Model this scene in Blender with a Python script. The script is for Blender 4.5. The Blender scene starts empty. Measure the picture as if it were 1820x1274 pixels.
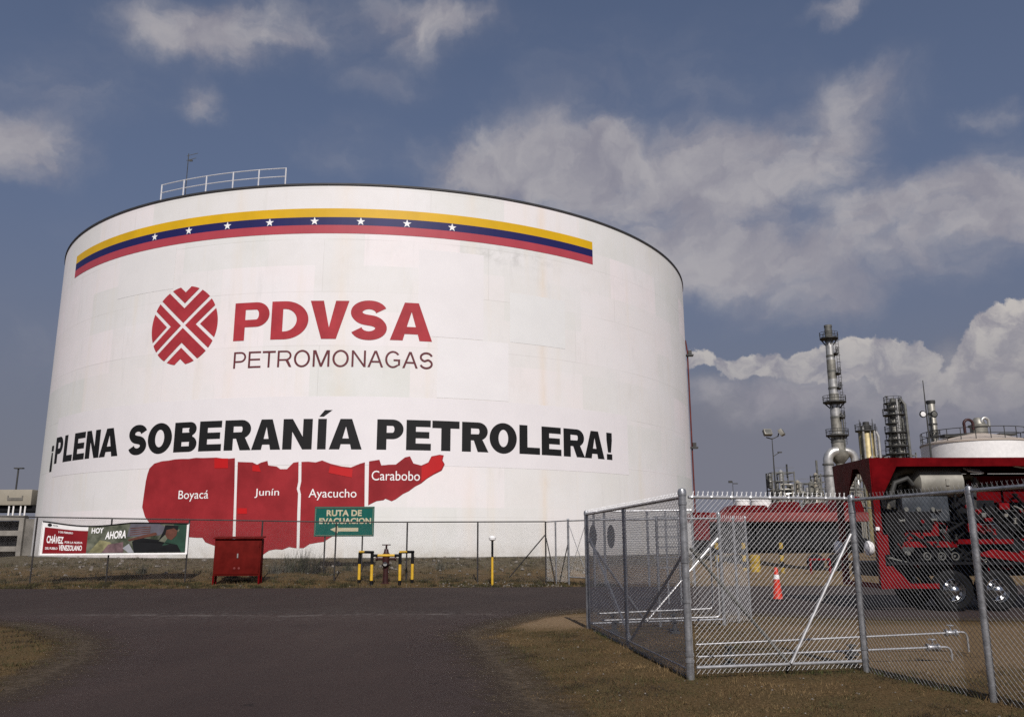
import bpy, bmesh, math, random
import numpy as np
from mathutils import Vector, Matrix
from mathutils.geometry import tessellate_polygon
random.seed(7); rng = np.random.default_rng(7)
S = bpy.context.scene
COL = S.collection
R_ = math.radians
pi = math.pi

# ------------------------------------------------------------------ camera
F, PIT, ROL, CAMZ = 1477.56, R_(12.46576), R_(-0.17067), 1.7
cam_d = bpy.data.cameras.new('camera'); cam = bpy.data.objects.new('camera', cam_d); COL.objects.link(cam)
cam_d.sensor_width = 36; cam_d.lens = F / 1820 * 36; cam_d.clip_start = 0.1; cam_d.clip_end = 6000
_c, _s, _cp, _sp = math.cos(ROL), math.sin(ROL), math.cos(PIT), math.sin(PIT)
_r = Vector((_c, -_s*_sp, _s*_cp)); _u = Vector((-_s, -_c*_sp, _c*_cp)); _f = Vector((0, _cp, _sp))
cam.matrix_world = Matrix(((_r.x, _u.x, -_f.x, 0), (_r.y, _u.y, -_f.y, 0), (_r.z, _u.z, -_f.z, CAMZ), (0, 0, 0, 1)))
S.camera = cam

def ray(px, py):
    x, y = px-910, 637-py
    x, y = _c*x - _s*y, _s*x + _c*y
    return Vector((x, F*_cp - y*_sp, y*_cp + F*_sp))
def at(px, py, Y):
    d = ray(px, py); return d*(Y/d.y) + Vector((0, 0, CAMZ))
def dirn(px, py):
    d = ray(px, py).normalized(); return math.atan2(d.x, d.y), math.asin(d.z)

# ------------------------------------------------------------------ world, sun, exposure
SUN_EL, SUN_AZ = R_(41), R_(173.6)          # azimuth clockwise from +Y: behind the camera
S.view_settings.view_transform = 'Standard'; S.view_settings.look = 'None'
S.view_settings.exposure = 0; S.view_settings.gamma = 1
S.render.engine = 'CYCLES'; S.cycles.use_denoising = False
S.cycles.max_bounces = 6; S.cycles.diffuse_bounces = 3; S.cycles.glossy_bounces = 3; S.cycles.transparent_max_bounces = 8
W = bpy.data.worlds.new('World'); S.world = W; W.use_nodes = True
nt = W.node_tree; nt.nodes.clear()
def N(t, **k):
    n = nt.nodes.new(t)
    for a, b in k.items(): setattr(n, a, b)
    return n
def LK(a, b): nt.links.new(a, b)
def M(op, a, b=None, clamp=False):
    n = N('ShaderNodeMath', operation=op, use_clamp=clamp)
    for i, v in enumerate((a, b)):
        if v is None: continue
        if isinstance(v, (int, float)): n.inputs[i].default_value = v
        else: LK(v, n.inputs[i])
    return n.outputs[0]
def VM(op, a, b):
    n = N('ShaderNodeVectorMath', operation=op)
    for i, v in enumerate((a, b)):
        if isinstance(v, (tuple, list)): n.inputs[i].default_value = v
        elif v is not None: LK(v, n.inputs[i])
    return n
def MR(v, a, b, c, d, interp='SMOOTHSTEP'):
    n = N('ShaderNodeMapRange', interpolation_type=interp)
    LK(v, n.inputs[0])
    for i, k in enumerate((a, b, c, d)): n.inputs[i+1].default_value = k
    return n.outputs[0]
def MIX(fac, a, b):
    n = N('ShaderNodeMix', data_type='RGBA')
    for i, v in ((0, fac), (6, a), (7, b)):
        if isinstance(v, (int, float)): n.inputs[i].default_value = v
        elif isinstance(v, tuple): n.inputs[i].default_value = (*v, 1)
        else: LK(v, n.inputs[i])
    return n.outputs[2]
sky = N('ShaderNodeTexSky', sky_type='NISHITA', sun_disc=False, sun_elevation=SUN_EL, sun_rotation=SUN_AZ)
sky.altitude = 200; sky.air_density = 1.0; sky.dust_density = 0.7; sky.ozone_density = 1.6
SKY_STR = 0.078
tc = N('ShaderNodeTexCoord')
sep = N('ShaderNodeSeparateXYZ'); LK(tc.outputs['Generated'], sep.inputs[0])
azn = M('ARCTAN2', sep.outputs[0], sep.outputs[1]); eln = M('ARCSINE', sep.outputs[2])
cmb = N('ShaderNodeCombineXYZ'); LK(azn, cmb.inputs[0]); LK(eln, cmb.inputs[1])
def noise(vec, scale, detail, rough, dist=0.0, stretch=(1, 1, 1)):
    m = VM('MULTIPLY', vec, stretch)
    n = N('ShaderNodeTexNoise'); LK(m.outputs[0], n.inputs['Vector'])
    n.inputs['Scale'].default_value = scale; n.inputs['Detail'].default_value = detail
    n.inputs['Roughness'].default_value = rough; n.inputs['Distortion'].default_value = dist
    return n
# warp the (azimuth, elevation) chart a little so that the banks of cloud get ragged
wn = noise(cmb.outputs[0], 7, 6, 0.6)
wv = VM('SUBTRACT', wn.outputs['Color'], (0.5, 0.5, 0.5))
wv2 = VM('MULTIPLY', wv.outputs[0], (0.16, 0.10, 0))
wsoft = VM('ADD', cmb.outputs[0], wv2.outputs[0])
wn2 = noise(cmb.outputs[0], 22, 7, 0.62)
wv3 = VM('SUBTRACT', wn2.outputs['Color'], (0.5, 0.5, 0.5))
wv4 = VM('MULTIPLY', wv3.outputs[0], (0.042, 0.042, 0))
wcris = VM('ADD', cmb.outputs[0], wv4.outputs[0])
def bank(vec, blobs):
    tot = None
    for cx, cy, rx, ry, w in blobs:
        a, e = dirn(cx, cy)
        a2, _ = dirn(cx+rx, cy); _, e2 = dirn(cx, cy-ry)
        d = VM('SUBTRACT', vec, (a, e, 0)); d = VM('MULTIPLY', d.outputs[0], (1/abs(a2-a), 1/abs(e2-e), 0))
        ln = N('ShaderNodeVectorMath', operation='LENGTH'); LK(d.outputs[0], ln.inputs[0])
        v = MR(ln.outputs['Value'], 0.0, 1.6, w, 0.0)
        tot = v if tot is None else M('ADD', tot, v)
    return tot
soft = [(960, 290, 190, 75, .6), (1090, 300, 170, 80, .6), (1210, 310, 170, 80, .6), (1390, 285, 150, 75, .6), (1470, 270, 70, 50, .35), (1240, 410, 260, 80, .6), (860, 290, 100, 55, .4),
        (1110, 238, 50, 28, .4), (1640, 410, 210, 90, .6), (1790, 340, 150, 100, .55), (1570, 180, 140, 80, .34), (1480, 160, 80, 60, .25), (400, 45, 190, 72, .68), (330, 70, 90, 60, .3),
        (775, 45, 100, 60, .5), (640, 20, 160, 50, .3), (50, 260, 110, 60, .6), (30, 240, 60, 60, .2), (345, 180, 45, 40, .42), (690, 130, 90, 50, .2),
        (1760, 205, 55, 25, .4), (1500, 5, 100, 20, .45), (1440, 550, 130, 45, .36), (1280, 480, 190, 60, .42), (650, 260, 140, 60, .26), (120, 170, 120, 60, .2),
        (1100, 120, 480, 140, .16), (1480, 480, 360, 110, .24), (200, 420, 220, 120, .14), (1150, 200, 260, 70, .14), (1560, 330, 120, 80, .2), (1480, 700, 300, 60, .5), (1300, 690, 120, 40, .3), (1760, 730, 200, 70, .45), (20, 620, 200, 130, .18), (200, 130, 260, 120, .16), (2300, 300, 300, 200, .5), (-500, 300, 300, 120, .5)]
crisp = [(1462, 648, 85, 40, .74), (1535, 636, 95, 48, .76), (1608, 655, 66, 44, .70), (1332, 652, 70, 30, .74), (1232, 640, 36, 22, .6),
         (1762, 640, 74, 76, .8), (1812, 628, 80, 92, .8), (1722, 672, 44, 34, .6), (1920, 610, 140, 110, .8), (1660, 705, 110, 34, .42), (2100, 620, 200, 120, .7)]
ns = noise(wsoft.outputs[0], 9, 8, 0.58, 0.3, (1, 1.7, 1))
ds = M('MULTIPLY', bank(wsoft.outputs[0], soft), MR(ns.outputs['Fac'], 0.28, 0.72, 0.55, 1.4))
ds = M('MULTIPLY', MR(ds, 0.05, 0.85, 0, 1), 0.86)
nc = noise(wcris.outputs[0], 30, 8, 0.6, 0.2)
dc = M('ADD', bank(wcris.outputs[0], crisp), MR(nc.outputs['Fac'], 0.3, 0.7, -0.12, 0.12))
dc = MR(dc, 0.31, 0.46, 0, 0.95)
dc = M('MULTIPLY', dc, MR(eln, 0.10, 0.25, 0.0, 1.0))
K = 1.0/SKY_STR
def kc(r, g, b): return (r*K, g*K, b*K)
skyc = MIX(1.0, sky.outputs[0], sky.outputs[0])
mul = N('ShaderNodeMix', data_type='RGBA', blend_type='MULTIPLY'); mul.inputs[0].default_value = 1.0
LK(sky.outputs[0], mul.inputs[6]); mul.inputs[7].default_value = (1.0, 0.90, 0.90, 1)
haze = MR(eln, 0.0, 0.40, 0.95, 0.0)
thinair = MIX(MR(eln, 0.1, 0.75, 0.85, 0.25), mul.outputs[2], kc(0.112, 0.142, 0.232))
c0 = MIX(haze, thinair, kc(0.175, 0.183, 0.225))
low = [(1500, 790, 420, 130, .9), (1300, 720, 160, 90, .5), (1760, 740, 220, 120, .8), (2200, 700, 500, 250, .8), (1480, 850, 420, 110, .8), (20, 900, 300, 120, .5)]
dl = M('MULTIPLY', MR(bank(wsoft.outputs[0], low), 0.1, 1.0, 0, 0.85), 1.0)
c0 = MIX(dl, c0, kc(0.186, 0.190, 0.235))
ncl = noise(wsoft.outputs[0], 14, 6, 0.55, 0.2)
cloudA = MIX(MR(ncl.outputs['Fac'], 0.3, 0.7, 0, 1), kc(0.275, 0.265, 0.31), kc(0.43, 0.41, 0.425))
c1 = MIX(ds, c0, cloudA)
nb = noise(wcris.outputs[0], 24, 7, 0.6, 0.35)
cloudB = MIX(MR(nb.outputs['Fac'], 0.36, 0.62, 0, 1), kc(0.30, 0.285, 0.32), kc(0.54, 0.505, 0.48))
c2 = MIX(dc, c1, cloudB)
bg = N('ShaderNodeBackground'); LK(c2, bg.inputs[0]); bg.inputs[1].default_value = SKY_STR
out = N('ShaderNodeOutputWorld'); LK(bg.outputs[0], out.inputs[0])

sd = bpy.data.lights.new('sun', 'SUN'); sd.energy = 4.1; sd.angle = R_(0.53); sd.color = (1.0, 0.945, 0.925)
sun = bpy.data.objects.new('sun', sd); COL.objects.link(sun)
ld = Vector((-math.sin(SUN_AZ)*math.cos(SUN_EL), -math.cos(SUN_AZ)*math.cos(SUN_EL), -math.sin(SUN_EL)))
sun.rotation_euler = ld.to_track_quat('-Z', 'Y').to_euler(); sun.location = (0, -20, 60)

# ------------------------------------------------------------------ materials
def srgb(r, g, b):
    return tuple(((c/255)/12.92 if c/255 <= .04045 else ((c/255+.055)/1.055)**2.4) for c in (r, g, b))
def mat(name, col, rough=0.6, metal=0.0, var=0.12, scale=6.0, bump=0.0, bscale=40.0, col2=None, spec=0.35, detail=6.0):
    """noise-varied principled material; col2 = second tone of the mottling"""
    m = bpy.data.materials.new(name); m.use_nodes = True
    t = m.node_tree; b = t.nodes['Principled BSDF']
    b.inputs['Roughness'].default_value = rough; b.inputs['Metallic'].default_value = metal
    b.inputs['Specular IOR Level'].default_value = spec
    tcn = t.nodes.new('ShaderNodeTexCoord')
    n = t.nodes.new('ShaderNodeTexNoise'); n.inputs['Scale'].default_value = scale; n.inputs['Detail'].default_value = detail; n.inputs['Roughness'].default_value = .62
    t.links.new(tcn.outputs['Object'], n.inputs['Vector'])
    r = t.nodes.new('ShaderNodeValToRGB')
    a = tuple(max(0, c*(1-var)) for c in col); z = col2 if col2 else tuple(min(1, c*(1+var)) for c in col)
    r.color_ramp.elements[0].position = .36; r.color_ramp.elements[1].position = .66
    r.color_ramp.elements[0].color = (*a, 1); r.color_ramp.elements[1].color = (*z, 1)
    t.links.new(n.outputs['Fac'], r.inputs[0]); t.links.new(r.outputs[0], b.inputs['Base Color'])
    if bump:
        n2 = t.nodes.new('ShaderNodeTexNoise'); n2.inputs['Scale'].default_value = bscale; n2.inputs['Detail'].default_value = 5
        t.links.new(tcn.outputs['Object'], n2.inputs['Vector'])
        bp = t.nodes.new('ShaderNodeBump'); bp.inputs['Strength'].default_value = bump; bp.inputs['Distance'].default_value = .02
        t.links.new(n2.outputs['Fac'], bp.inputs['Height']); t.links.new(bp.outputs[0], b.inputs['Normal'])
    return m
m_galv = mat('galvanised_steel', (.34, .345, .35), .36, .65, .3, 9, bump=.15)
m_galvb = mat('bright_galvanised_pipe', (.42, .42, .415), .36, .55, .15, 9)
m_wire = mat('galvanised_wire', (.70, .70, .68), .5, .25, .12, 30)
m_wired = mat('shaded_galvanised_wire', (.20, .205, .21), .55, .25, .2, 30)  # darker copy of the wire, shade put into its colour
m_wireg = mat('dull_galvanised_wire', (.47, .475, .48), .5, .3, .2, 30)
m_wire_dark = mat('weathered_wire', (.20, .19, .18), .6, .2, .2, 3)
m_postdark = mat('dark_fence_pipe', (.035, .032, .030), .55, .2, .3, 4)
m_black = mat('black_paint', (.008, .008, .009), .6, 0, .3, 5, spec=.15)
m_rubber = mat('black_rubber', (.009, .009, .009), .85, 0, .25, 12, spec=.15)
m_white = mat('white_paint', (.78, .77, .74), .5, 0, .06, 3)
m_red = mat('red_paint', (.15, .004, .006), .5, 0, .25, 3, spec=.03)
m_reddk = mat('dark_red_paint', (.105, .0025, .004), .5, 0, .3, 2.5, spec=.03)
m_cab = mat('cabinet_red_paint', (.105, .009, .007), .65, 0, .22, 2.2, spec=.03)
m_yel = mat('yellow_paint', (.62, .38, .03), .5, 0, .15, 6)
m_org = mat('orange_plastic', (.56, .032, .010), .45, 0, .1, 6)
m_alum = mat('aluminium_cladding', (.55, .54, .50), .38, .65, .22, 1.2)
m_clad = mat('grey_cladding', (.27, .26, .22), .5, .45, .35, .8)
m_yclad = mat('yellowed_cladding', (.34, .28, .14), .5, .3, .3, .6)
m_steeldk = mat('dark_structural_steel', (.050, .050, .046), .6, .2, .35, 1)
m_steelmd = mat('grey_structural_steel', (.13, .13, .115), .6, .2, .35, 1)
m_chrome = mat('chrome', (.55, .55, .54), .2, 1.0, .06, 8)
m_conc = mat('concrete', (.23, .215, .185), .85, 0, .25, .9, .3, 8)
m_concdk = mat('stained_concrete', (.16, .15, .13), .9, 0, .3, .8)
m_beige = mat('beige_cladding', (.28, .255, .20), .6, 0, .1, .7)
m_green = mat('green_sign_paint', srgb(8, 86, 76), .4, 0, .1, 3)
m_cream = mat('faded_reflective_sheet', (.62, .58, .44), .5, 0, .14, 6, col2=(.46, .38, .20))
m_hyd = mat('hydrant_maroon', (.040, .013, .012), .5, 0, .35, 7)
m_map = mat('map_red_paint', srgb(143, 42, 46), .6, 0, .18, .55, spec=.12)
m_map2 = mat('fresh_map_red', srgb(182, 22, 24), .5, 0, .06, .6)
m_logo = mat('logo_red_paint', srgb(165, 54, 60), .55, 0, .12, .8, spec=.2)
m_flagy = mat('flag_yellow', srgb(212, 168, 14), .5, 0, .07, .5)
m_flagb = mat('flag_blue', srgb(30, 30, 84), .5, 0, .08, .5)
m_flagr = mat('flag_red', srgb(172, 66, 76), .5, 0, .07, .5)
m_ink = mat('black_lettering', (.0045, .0045, .0045), .7, 0, .15, 1)
m_letw = mat('white_lettering', (.86, .85, .82), .5, 0, .02, 1)
m_rim = mat('dark_rim_steel', (.045, .045, .045), .6, .1, .2, 1)
m_pipered = mat('pinkish_red_paint', (.19, .048, .045), .55, 0, .22, 1, spec=.03)

# ------------------------------------------------------------------ mesh builder
ORG = {}
class MB:
    def __init__(s): s.v, s.f = [], []
    def add(s, vs, fs):
        o = len(s.v); s.v += [tuple(v) for v in vs]; s.f += [tuple(i+o for i in f) for f in fs]; return s
    def box(s, c, size, mtx=None):
        x, y, z = (k/2 for k in size); P = [Vector((a*x, b*y, d*z)) for a in (-1, 1) for b in (-1, 1) for d in (-1, 1)]
        if mtx is not None: P = [mtx @ p for p in P]
        P = [p+Vector(c) for p in P]
        return s.add(P, [(0, 1, 3, 2), (4, 6, 7, 5), (0, 4, 5, 1), (2, 3, 7, 6), (0, 2, 6, 4), (1, 5, 7, 3)])
    def bev(s, c, size, b=.02, mtx=None):
        bm = bmesh.new(); bmesh.ops.create_cube(bm, size=1)
        for v in bm.verts: v.co = Vector((v.co.x*size[0], v.co.y*size[1], v.co.z*size[2]))
        bmesh.ops.bevel(bm, geom=bm.edges[:], offset=b, segments=2, affect='EDGES', profile=.6)
        bm.verts.index_update()
        P = [(mtx @ v.co if mtx is not None else v.co) + Vector(c) for v in bm.verts]; Fs = [tuple(v.index for v in f.verts) for f in bm.faces]
        bm.free(); return s.add(P, Fs)
    def frame(s, p, q):
        d = (Vector(q)-Vector(p)).normalized(); a = Vector((0, 0, 1)) if abs(d.z) < .9 else Vector((1, 0, 0))
        u = d.cross(a).normalized(); return d, u, d.cross(u)
    def tube(s, pts, r, n=8, cap=True):
        pts = [Vector(p) for p in pts]; rs = r if isinstance(r, (list, tuple)) else [r]*len(pts)
        V = []; d, u, w = s.frame(pts[0], pts[1])
        for i, p in enumerate(pts):
            if i == 0: t = pts[1]-pts[0]
            elif i == len(pts)-1: t = pts[-1]-pts[-2]
            else: t = (pts[i+1]-p).normalized()+(p-pts[i-1]).normalized()
            t.normalize(); u = (u - t*u.dot(t)).normalized(); w = t.cross(u)
            V += [p + (u*math.cos(2*pi*k/n)+w*math.sin(2*pi*k/n))*rs[i] for k in range(n)]
        Fs = [(i*n+k, i*n+(k+1) % n, (i+1)*n+(k+1) % n, (i+1)*n+k) for i in range(len(pts)-1) for k in range(n)]
        if cap: Fs += [tuple(range(n))[::-1], tuple((len(pts)-1)*n+k for k in range(n))]
        return s.add(V, Fs)
    def bar(s, p, q, w, h=None):
        h = h or w; d, u, v = s.frame(p, q); V = []
        for e in (Vector(p), Vector(q)):
            V += [e+u*w/2*a+v*h/2*b for a, b in ((-1, -1), (1, -1), (1, 1), (-1, 1))]
        return s.add(V, [(0, 1, 5, 4), (1, 2, 6, 5), (2, 3, 7, 6), (3, 0, 4, 7), (3, 2, 1, 0), (4, 5, 6, 7)])
    def lathe(s, c, prof, n=24, axis='z', a0=0, a1=2*pi):
        full = abs(a1-a0-2*pi) < 1e-6; m = n if full else n+1; V = []
        for r, z in prof:
            for k in range(m):
                a = a0+(a1-a0)*k/n; p = (r*math.cos(a), r*math.sin(a), z)
                if axis == 'x': p = (p[2], p[0], p[1])
                if axis == 'y': p = (p[0], -p[2], p[1])
                V.append(Vector(p)+Vector(c))
        Fs = []
        for i in range(len(prof)-1):
            for k in range(n):
                k2 = (k+1) % m; Fs.append((i*m+k, i*m+k2, (i+1)*m+k2, (i+1)*m+k))
        return s.add(V, Fs)
    def prism(s, pts, d):
        """polygon (3-D points) extruded by vector d"""
        P = [Vector(p) for p in pts]; n = len(P); tri = tessellate_polygon([P]); d = Vector(d)
        Fs = [tuple(t) for t in tri] + [tuple(i+n for i in t[::-1]) for t in tri] + [(i, (i+1) % n, (i+1) % n+n, i+n) for i in range(n)]
        return s.add(P+[p+d for p in P], Fs)
    def sphere(s, c, r, n=12, sc=(1, 1, 1)):
        prof = [(r*math.sin(pi*i/n), r*math.cos(pi*i/n)) for i in range(n, -1, -1)]
        o = len(s.v); s.lathe((0, 0, 0), prof, 2*n)
        for i in range(o, len(s.v)):
            v = s.v[i]; s.v[i] = (v[0]*sc[0]+c[0], v[1]*sc[1]+c[1], v[2]*sc[2]+c[2])
        return s
    def build(s, name, m, parent=None, smooth=True):
        org = ORG.get(parent.name, Vector((0, 0, 0))) if parent else Vector((0, 0, 0))
        me = bpy.data.meshes.new(name); me.from_pydata([tuple(Vector(v)-org) for v in s.v], [], s.f); me.update()
        bm = bmesh.new(); bm.from_mesh(me); bmesh.ops.recalc_face_normals(bm, faces=bm.faces); bm.to_mesh(me); bm.free()
        if smooth:
            me.polygons.foreach_set('use_smooth', [True]*len(me.polygons)); me.set_sharp_from_angle(angle=R_(38))
        o = bpy.data.objects.new(name, me); COL.objects.link(o); me.materials.append(m)
        if parent: o.parent = parent; ORG[o.name] = org
        return o
def thing(name, label, cat, loc=(0, 0, 0), group=None):
    o = bpy.data.objects.new(name, None); o.empty_display_size = .2; COL.objects.link(o); o.location = loc
    ORG[o.name] = Vector(loc); tag(o, label, cat, group); return o
def tag(o, label=None, cat=None, group=None, kind=None):
    if label: o['label'] = label
    if cat: o['category'] = cat
    if group: o['group'] = group
    if kind: o['kind'] = kind
    return o
def copy_thing(o, loc, label, parent=None):
    c = o.copy(); COL.objects.link(c)
    if parent is None: c.location = loc; c['label'] = label; ORG[c.name] = Vector(loc)
    else: c.parent = parent
    for ch in o.children: copy_thing(ch, None, None, c)
    return c
def arc(c, r, a0, a1, n, u, v):
    c, u, v = Vector(c), Vector(u), Vector(v)
    return [c+u*r*math.cos(a0+(a1-a0)*i/n)+v*r*math.sin(a0+(a1-a0)*i/n) for i in range(n+1)]
def flat_mesh(loops):
    """fill closed 2-D loops (holes inside) -> verts, tris"""
    cu = bpy.data.curves.new('t', 'CURVE'); cu.dimensions = '2D'; cu.fill_mode = 'BOTH'
    for lp in loops:
        sp = cu.splines.new('POLY'); sp.points.add(len(lp)-1); sp.use_cyclic_u = True
        for p, q in zip(sp.points, lp): p.co = (q[0], q[1], 0, 1)
    return curve_tris(cu)
def curve_tris(cu):
    ob = bpy.data.objects.new('t', cu); COL.objects.link(ob)
    me = bpy.data.meshes.new_from_object(ob.evaluated_get(bpy.context.evaluated_depsgraph_get()))
    v = [(p.co.x, p.co.y) for p in me.vertices]; f = [tuple(p.vertices) for p in me.polygons]
    bpy.data.objects.remove(ob); bpy.data.curves.remove(cu); bpy.data.meshes.remove(me)
    return v, f
def text_tris(body, box, bold=0.0, space=1.0, shear=0.0):
    """built-in font, fitted into box (x0, z0, x1, z1)"""
    cu = bpy.data.curves.new('t', 'FONT'); cu.body = body; cu.size = 1; cu.offset = bold; cu.space_character = space; cu.resolution_u = 4; cu.shear = shear
    v, f = curve_tris(cu)
    xs = [p[0] for p in v]; ys = [p[1] for p in v]; a, b, c, d = min(xs), max(xs), min(ys), max(ys)
    return [(box[0]+(x-a)/(b-a)*(box[2]-box[0]), box[1]+(y-c)/(d-c)*(box[3]-box[1])) for x, y in v], f

# ------------------------------------------------------------------ ground
TX, TY, TR, TH = -10.2876, 67.3984, 24.179, 21.24      # tank axis, radius, rim height
def zg(x, y):
    d = math.hypot(x-TX, y-TY)-TR
    P = [(-99, .9), (0, .93), (1.5, .88), (4, .58), (7, .14), (9.6, 0), (1e9, 0)]
    for (a, b), (c, e) in zip(P, P[1:]):
        if a <= d < c: return b+(e-b)*(d-a)/(c-a)
    return 0.0
def axis(lo, hi, fine0, fine1, st):
    a = list(np.arange(fine0, fine1+1e-6, st)); x, s = fine1, st
    while x < hi: s *= 1.25; x += s; a.append(x)
    x, s = fine0, st
    while x > lo: s *= 1.25; x -= s; a.insert(0, x)
    return a
gx = axis(-2500, 2500, -30, 24, .3); gy = axis(-60, 4500, 6, 50, .3)
gv = []; sand = []; soil = []
def smooth(a, b, x): t = min(1, max(0, (x-a)/(b-a))); return t*t*(3-2*t)
for y in gy:
    for x in gx:
        z = zg(x, y); near = -30 < x < 24 and 6 < y < 50
        if near: z += .035*(math.sin(x*1.7+y*.9)*math.sin(y*1.3-x*.6))*smooth(33.8, 36, y)
        gv.append((x, y, z))
        s1 = math.exp(-(((x-.85)/1.05)**4+((y-19.2)/1.75)**4)*.9)
        s2 = smooth(4.2, 5.5, x)*smooth(10.5, 12.5, y)*(1-smooth(17.5, 18.5, y))*.55
        s3 = smooth(1.5, 3.5, x)*smooth(34, 36, y)*.5
        sand.append(min(1, s1+s2+s3)); d = math.hypot(x-TX, y-TY)-TR
        soil.append((1-smooth(3.2, 6.0, d))*.95)
nx = len(gx)
gf = [(j*nx+i, j*nx+i+1, (j+1)*nx+i+1, (j+1)*nx+i) for j in range(len(gy)-1) for i in range(nx-1)]
me = bpy.data.meshes.new('ground'); me.from_pydata(gv, [], gf); me.update()
me.polygons.foreach_set('use_smooth', [True]*len(me.polygons))
for nm, dat in (('sand', sand), ('soil', soil)):
    at_ = me.attributes.new(nm, 'FLOAT', 'POINT'); at_.data.foreach_set('value', dat)
ground = bpy.data.objects.new('ground', me); COL.objects.link(ground); tag(ground, kind='structure')
def ground_mat():
    m = bpy.data.materials.new('dry_earth'); m.use_nodes = True; t = m.node_tree; b = t.nodes['Principled BSDF']
    b.inputs['Roughness'].default_value = .95; b.inputs['Specular IOR Level'].default_value = .1
    tcn = t.nodes.new('ShaderNodeTexCoord')
    def nz(sc, det=7, ro=.65):
        n = t.nodes.new('ShaderNodeTexNoise'); n.inputs['Scale'].default_value = sc; n.inputs['Detail'].default_value = det; n.inputs['Roughness'].default_value = ro
        t.links.new(tcn.outputs['Object'], n.inputs['Vector']); return n.outputs['Fac']
    def ramp(f, els):
        r = t.nodes.new('ShaderNodeValToRGB'); e = r.color_ramp.elements
        e[0].position, e[0].color = els[0][0], (*els[0][1], 1); e[1].position, e[1].color = els[-1][0], (*els[-1][1], 1)
        for p, c in els[1:-1]: k = e.new(p); k.color = (*c, 1)
        t.links.new(f, r.inputs[0]); return r.outputs[0]
    def mx(fac, a, c):
        n = t.nodes.new('ShaderNodeMix'); n.data_type = 'RGBA'
        t.links.new(fac, n.inputs[0]); t.links.new(a, n.inputs[6]); t.links.new(c, n.inputs[7]); return n.outputs[2]
    base = ramp(nz(1.1), [(.3, (.050, .036, .014)), (.45, (.105, .066, .026)), (.6, (.062, .050, .018)), (.78, (.15, .10, .045))])
    fine = ramp(nz(26, 8, .75), [(.34, (.018, .012, .006)), (.5, (.095, .063, .028)), (.68, (.24, .165, .085))])
    mixf = t.nodes.new('ShaderNodeValue'); mixf.outputs[0].default_value = .6
    c = mx(mixf.outputs[0], base, fine)
    sandc = ramp(nz(9, 6), [(.3, (.150, .100, .054)), (.7, (.25, .175, .10))])
    soilc = ramp(nz(3.5, 8, .75), [(.34, (.018, .015, .010)), (.45, (.062, .050, .030)), (.53, (.125, .105, .068)), (.60, (.045, .042, .018)), (.74, (.27, .24, .19))])
    for nm, cc in (('sand', sandc), ('soil', soilc)):
        a = t.nodes.new('ShaderNodeAttribute'); a.attribute_name = nm
        mm = t.nodes.new('ShaderNodeMath'); mm.operation = 'MULTIPLY_ADD'; t.links.new(nz(2.5), mm.inputs[0]); mm.inputs[1].default_value = .5; mm.inputs[2].default_value = -.25
        m2 = t.nodes.new('ShaderNodeMath'); m2.operation = 'MULTIPLY'; t.links.new(mm.outputs[0], m2.inputs[0]); t.links.new(a.outputs['Fac'], m2.inputs[1])
        m3 = t.nodes.new('ShaderNodeMath'); m3.use_clamp = True; t.links.new(a.outputs['Fac'], m3.inputs[0]); t.links.new(m2.outputs[0], m3.inputs[1])
        c = mx(m3.outputs[0], c, cc)
    t.links.new(c, b.inputs['Base Color'])
    bp = t.nodes.new('ShaderNodeBump'); bp.inputs['Strength'].default_value = .8; bp.inputs['Distance'].default_value = .05
    t.links.new(nz(12, 8, .7), bp.inputs['Height']); t.links.new(bp.outputs[0], b.inputs['Normal'])
    return m
ground.data.materials.append(ground_mat())

# ------------------------------------------------------------------ road (asphalt T-junction)
def spline(pts, n=10, closed=False):
    P = [Vector((*p, 0)) for p in pts]; out_ = []
    for i in range(len(P)-1):
        a, b, c, d = P[max(0, i-1)], P[i], P[i+1], P[min(len(P)-1, i+2)]
        for k in range(n):
            t = k/n; out_.append(.5*((2*b)+(c-a)*t+(2*a-5*b+4*c-d)*t*t+(3*b-a-3*c+d)*t**3))
    out_.append(P[-1]); return [(p.x, p.y) for p in out_]
far_edge = [(-90, 33.0), (-30, 33.0), (-13, 33.1), (-6.7, 33.1), (1.5, 33.4), (3.5, 33.4), (12, 33.6), (40, 33.6), (120, 33.6)]
right_edge = [(120, 19.2), (40, 19.2), (16, 19.2), (9, 19.4), (5.5, 20.9), (3.0, 22.0), (1.9, 22.1), (.6, 20.6), (-.15, 18.9), (-.62, 17.3), (-.78, 16.2), (-.45, 14.4), (-.2, 12.6), (-.02, 11.3), (.15, 9.9), (.3, 8.6), (.5, 6), (.6, 0), (.6, -30)]
left_edge = [(-5.6, -30), (-5.6, 0), (-5.75, 8), (-5.95, 10.2), (-6.1, 11.3), (-6.6, 13.2), (-7.4, 15.1), (-8.7, 16.9), (-10.2, 18.4), (-11.5, 19.1), (-14, 19.6), (-30, 19.9), (-90, 19.9)]
def rough_edge(pts, amp):
    o = []
    for i, (x, y) in enumerate(spline(pts, 14)):
        k = amp*(.6*math.sin(i*1.9)+.5*math.sin(i*.73+1)+random.uniform(-.7, .7)); o.append((x+k*.5, y+k))
    return o
outline = rough_edge(far_edge, .06)+rough_edge(right_edge, .05)+rough_edge(left_edge, .05)
v, f = flat_mesh([outline])
mb = MB(); mb.add([(x, y, .012) for x, y in v], f)
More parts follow.
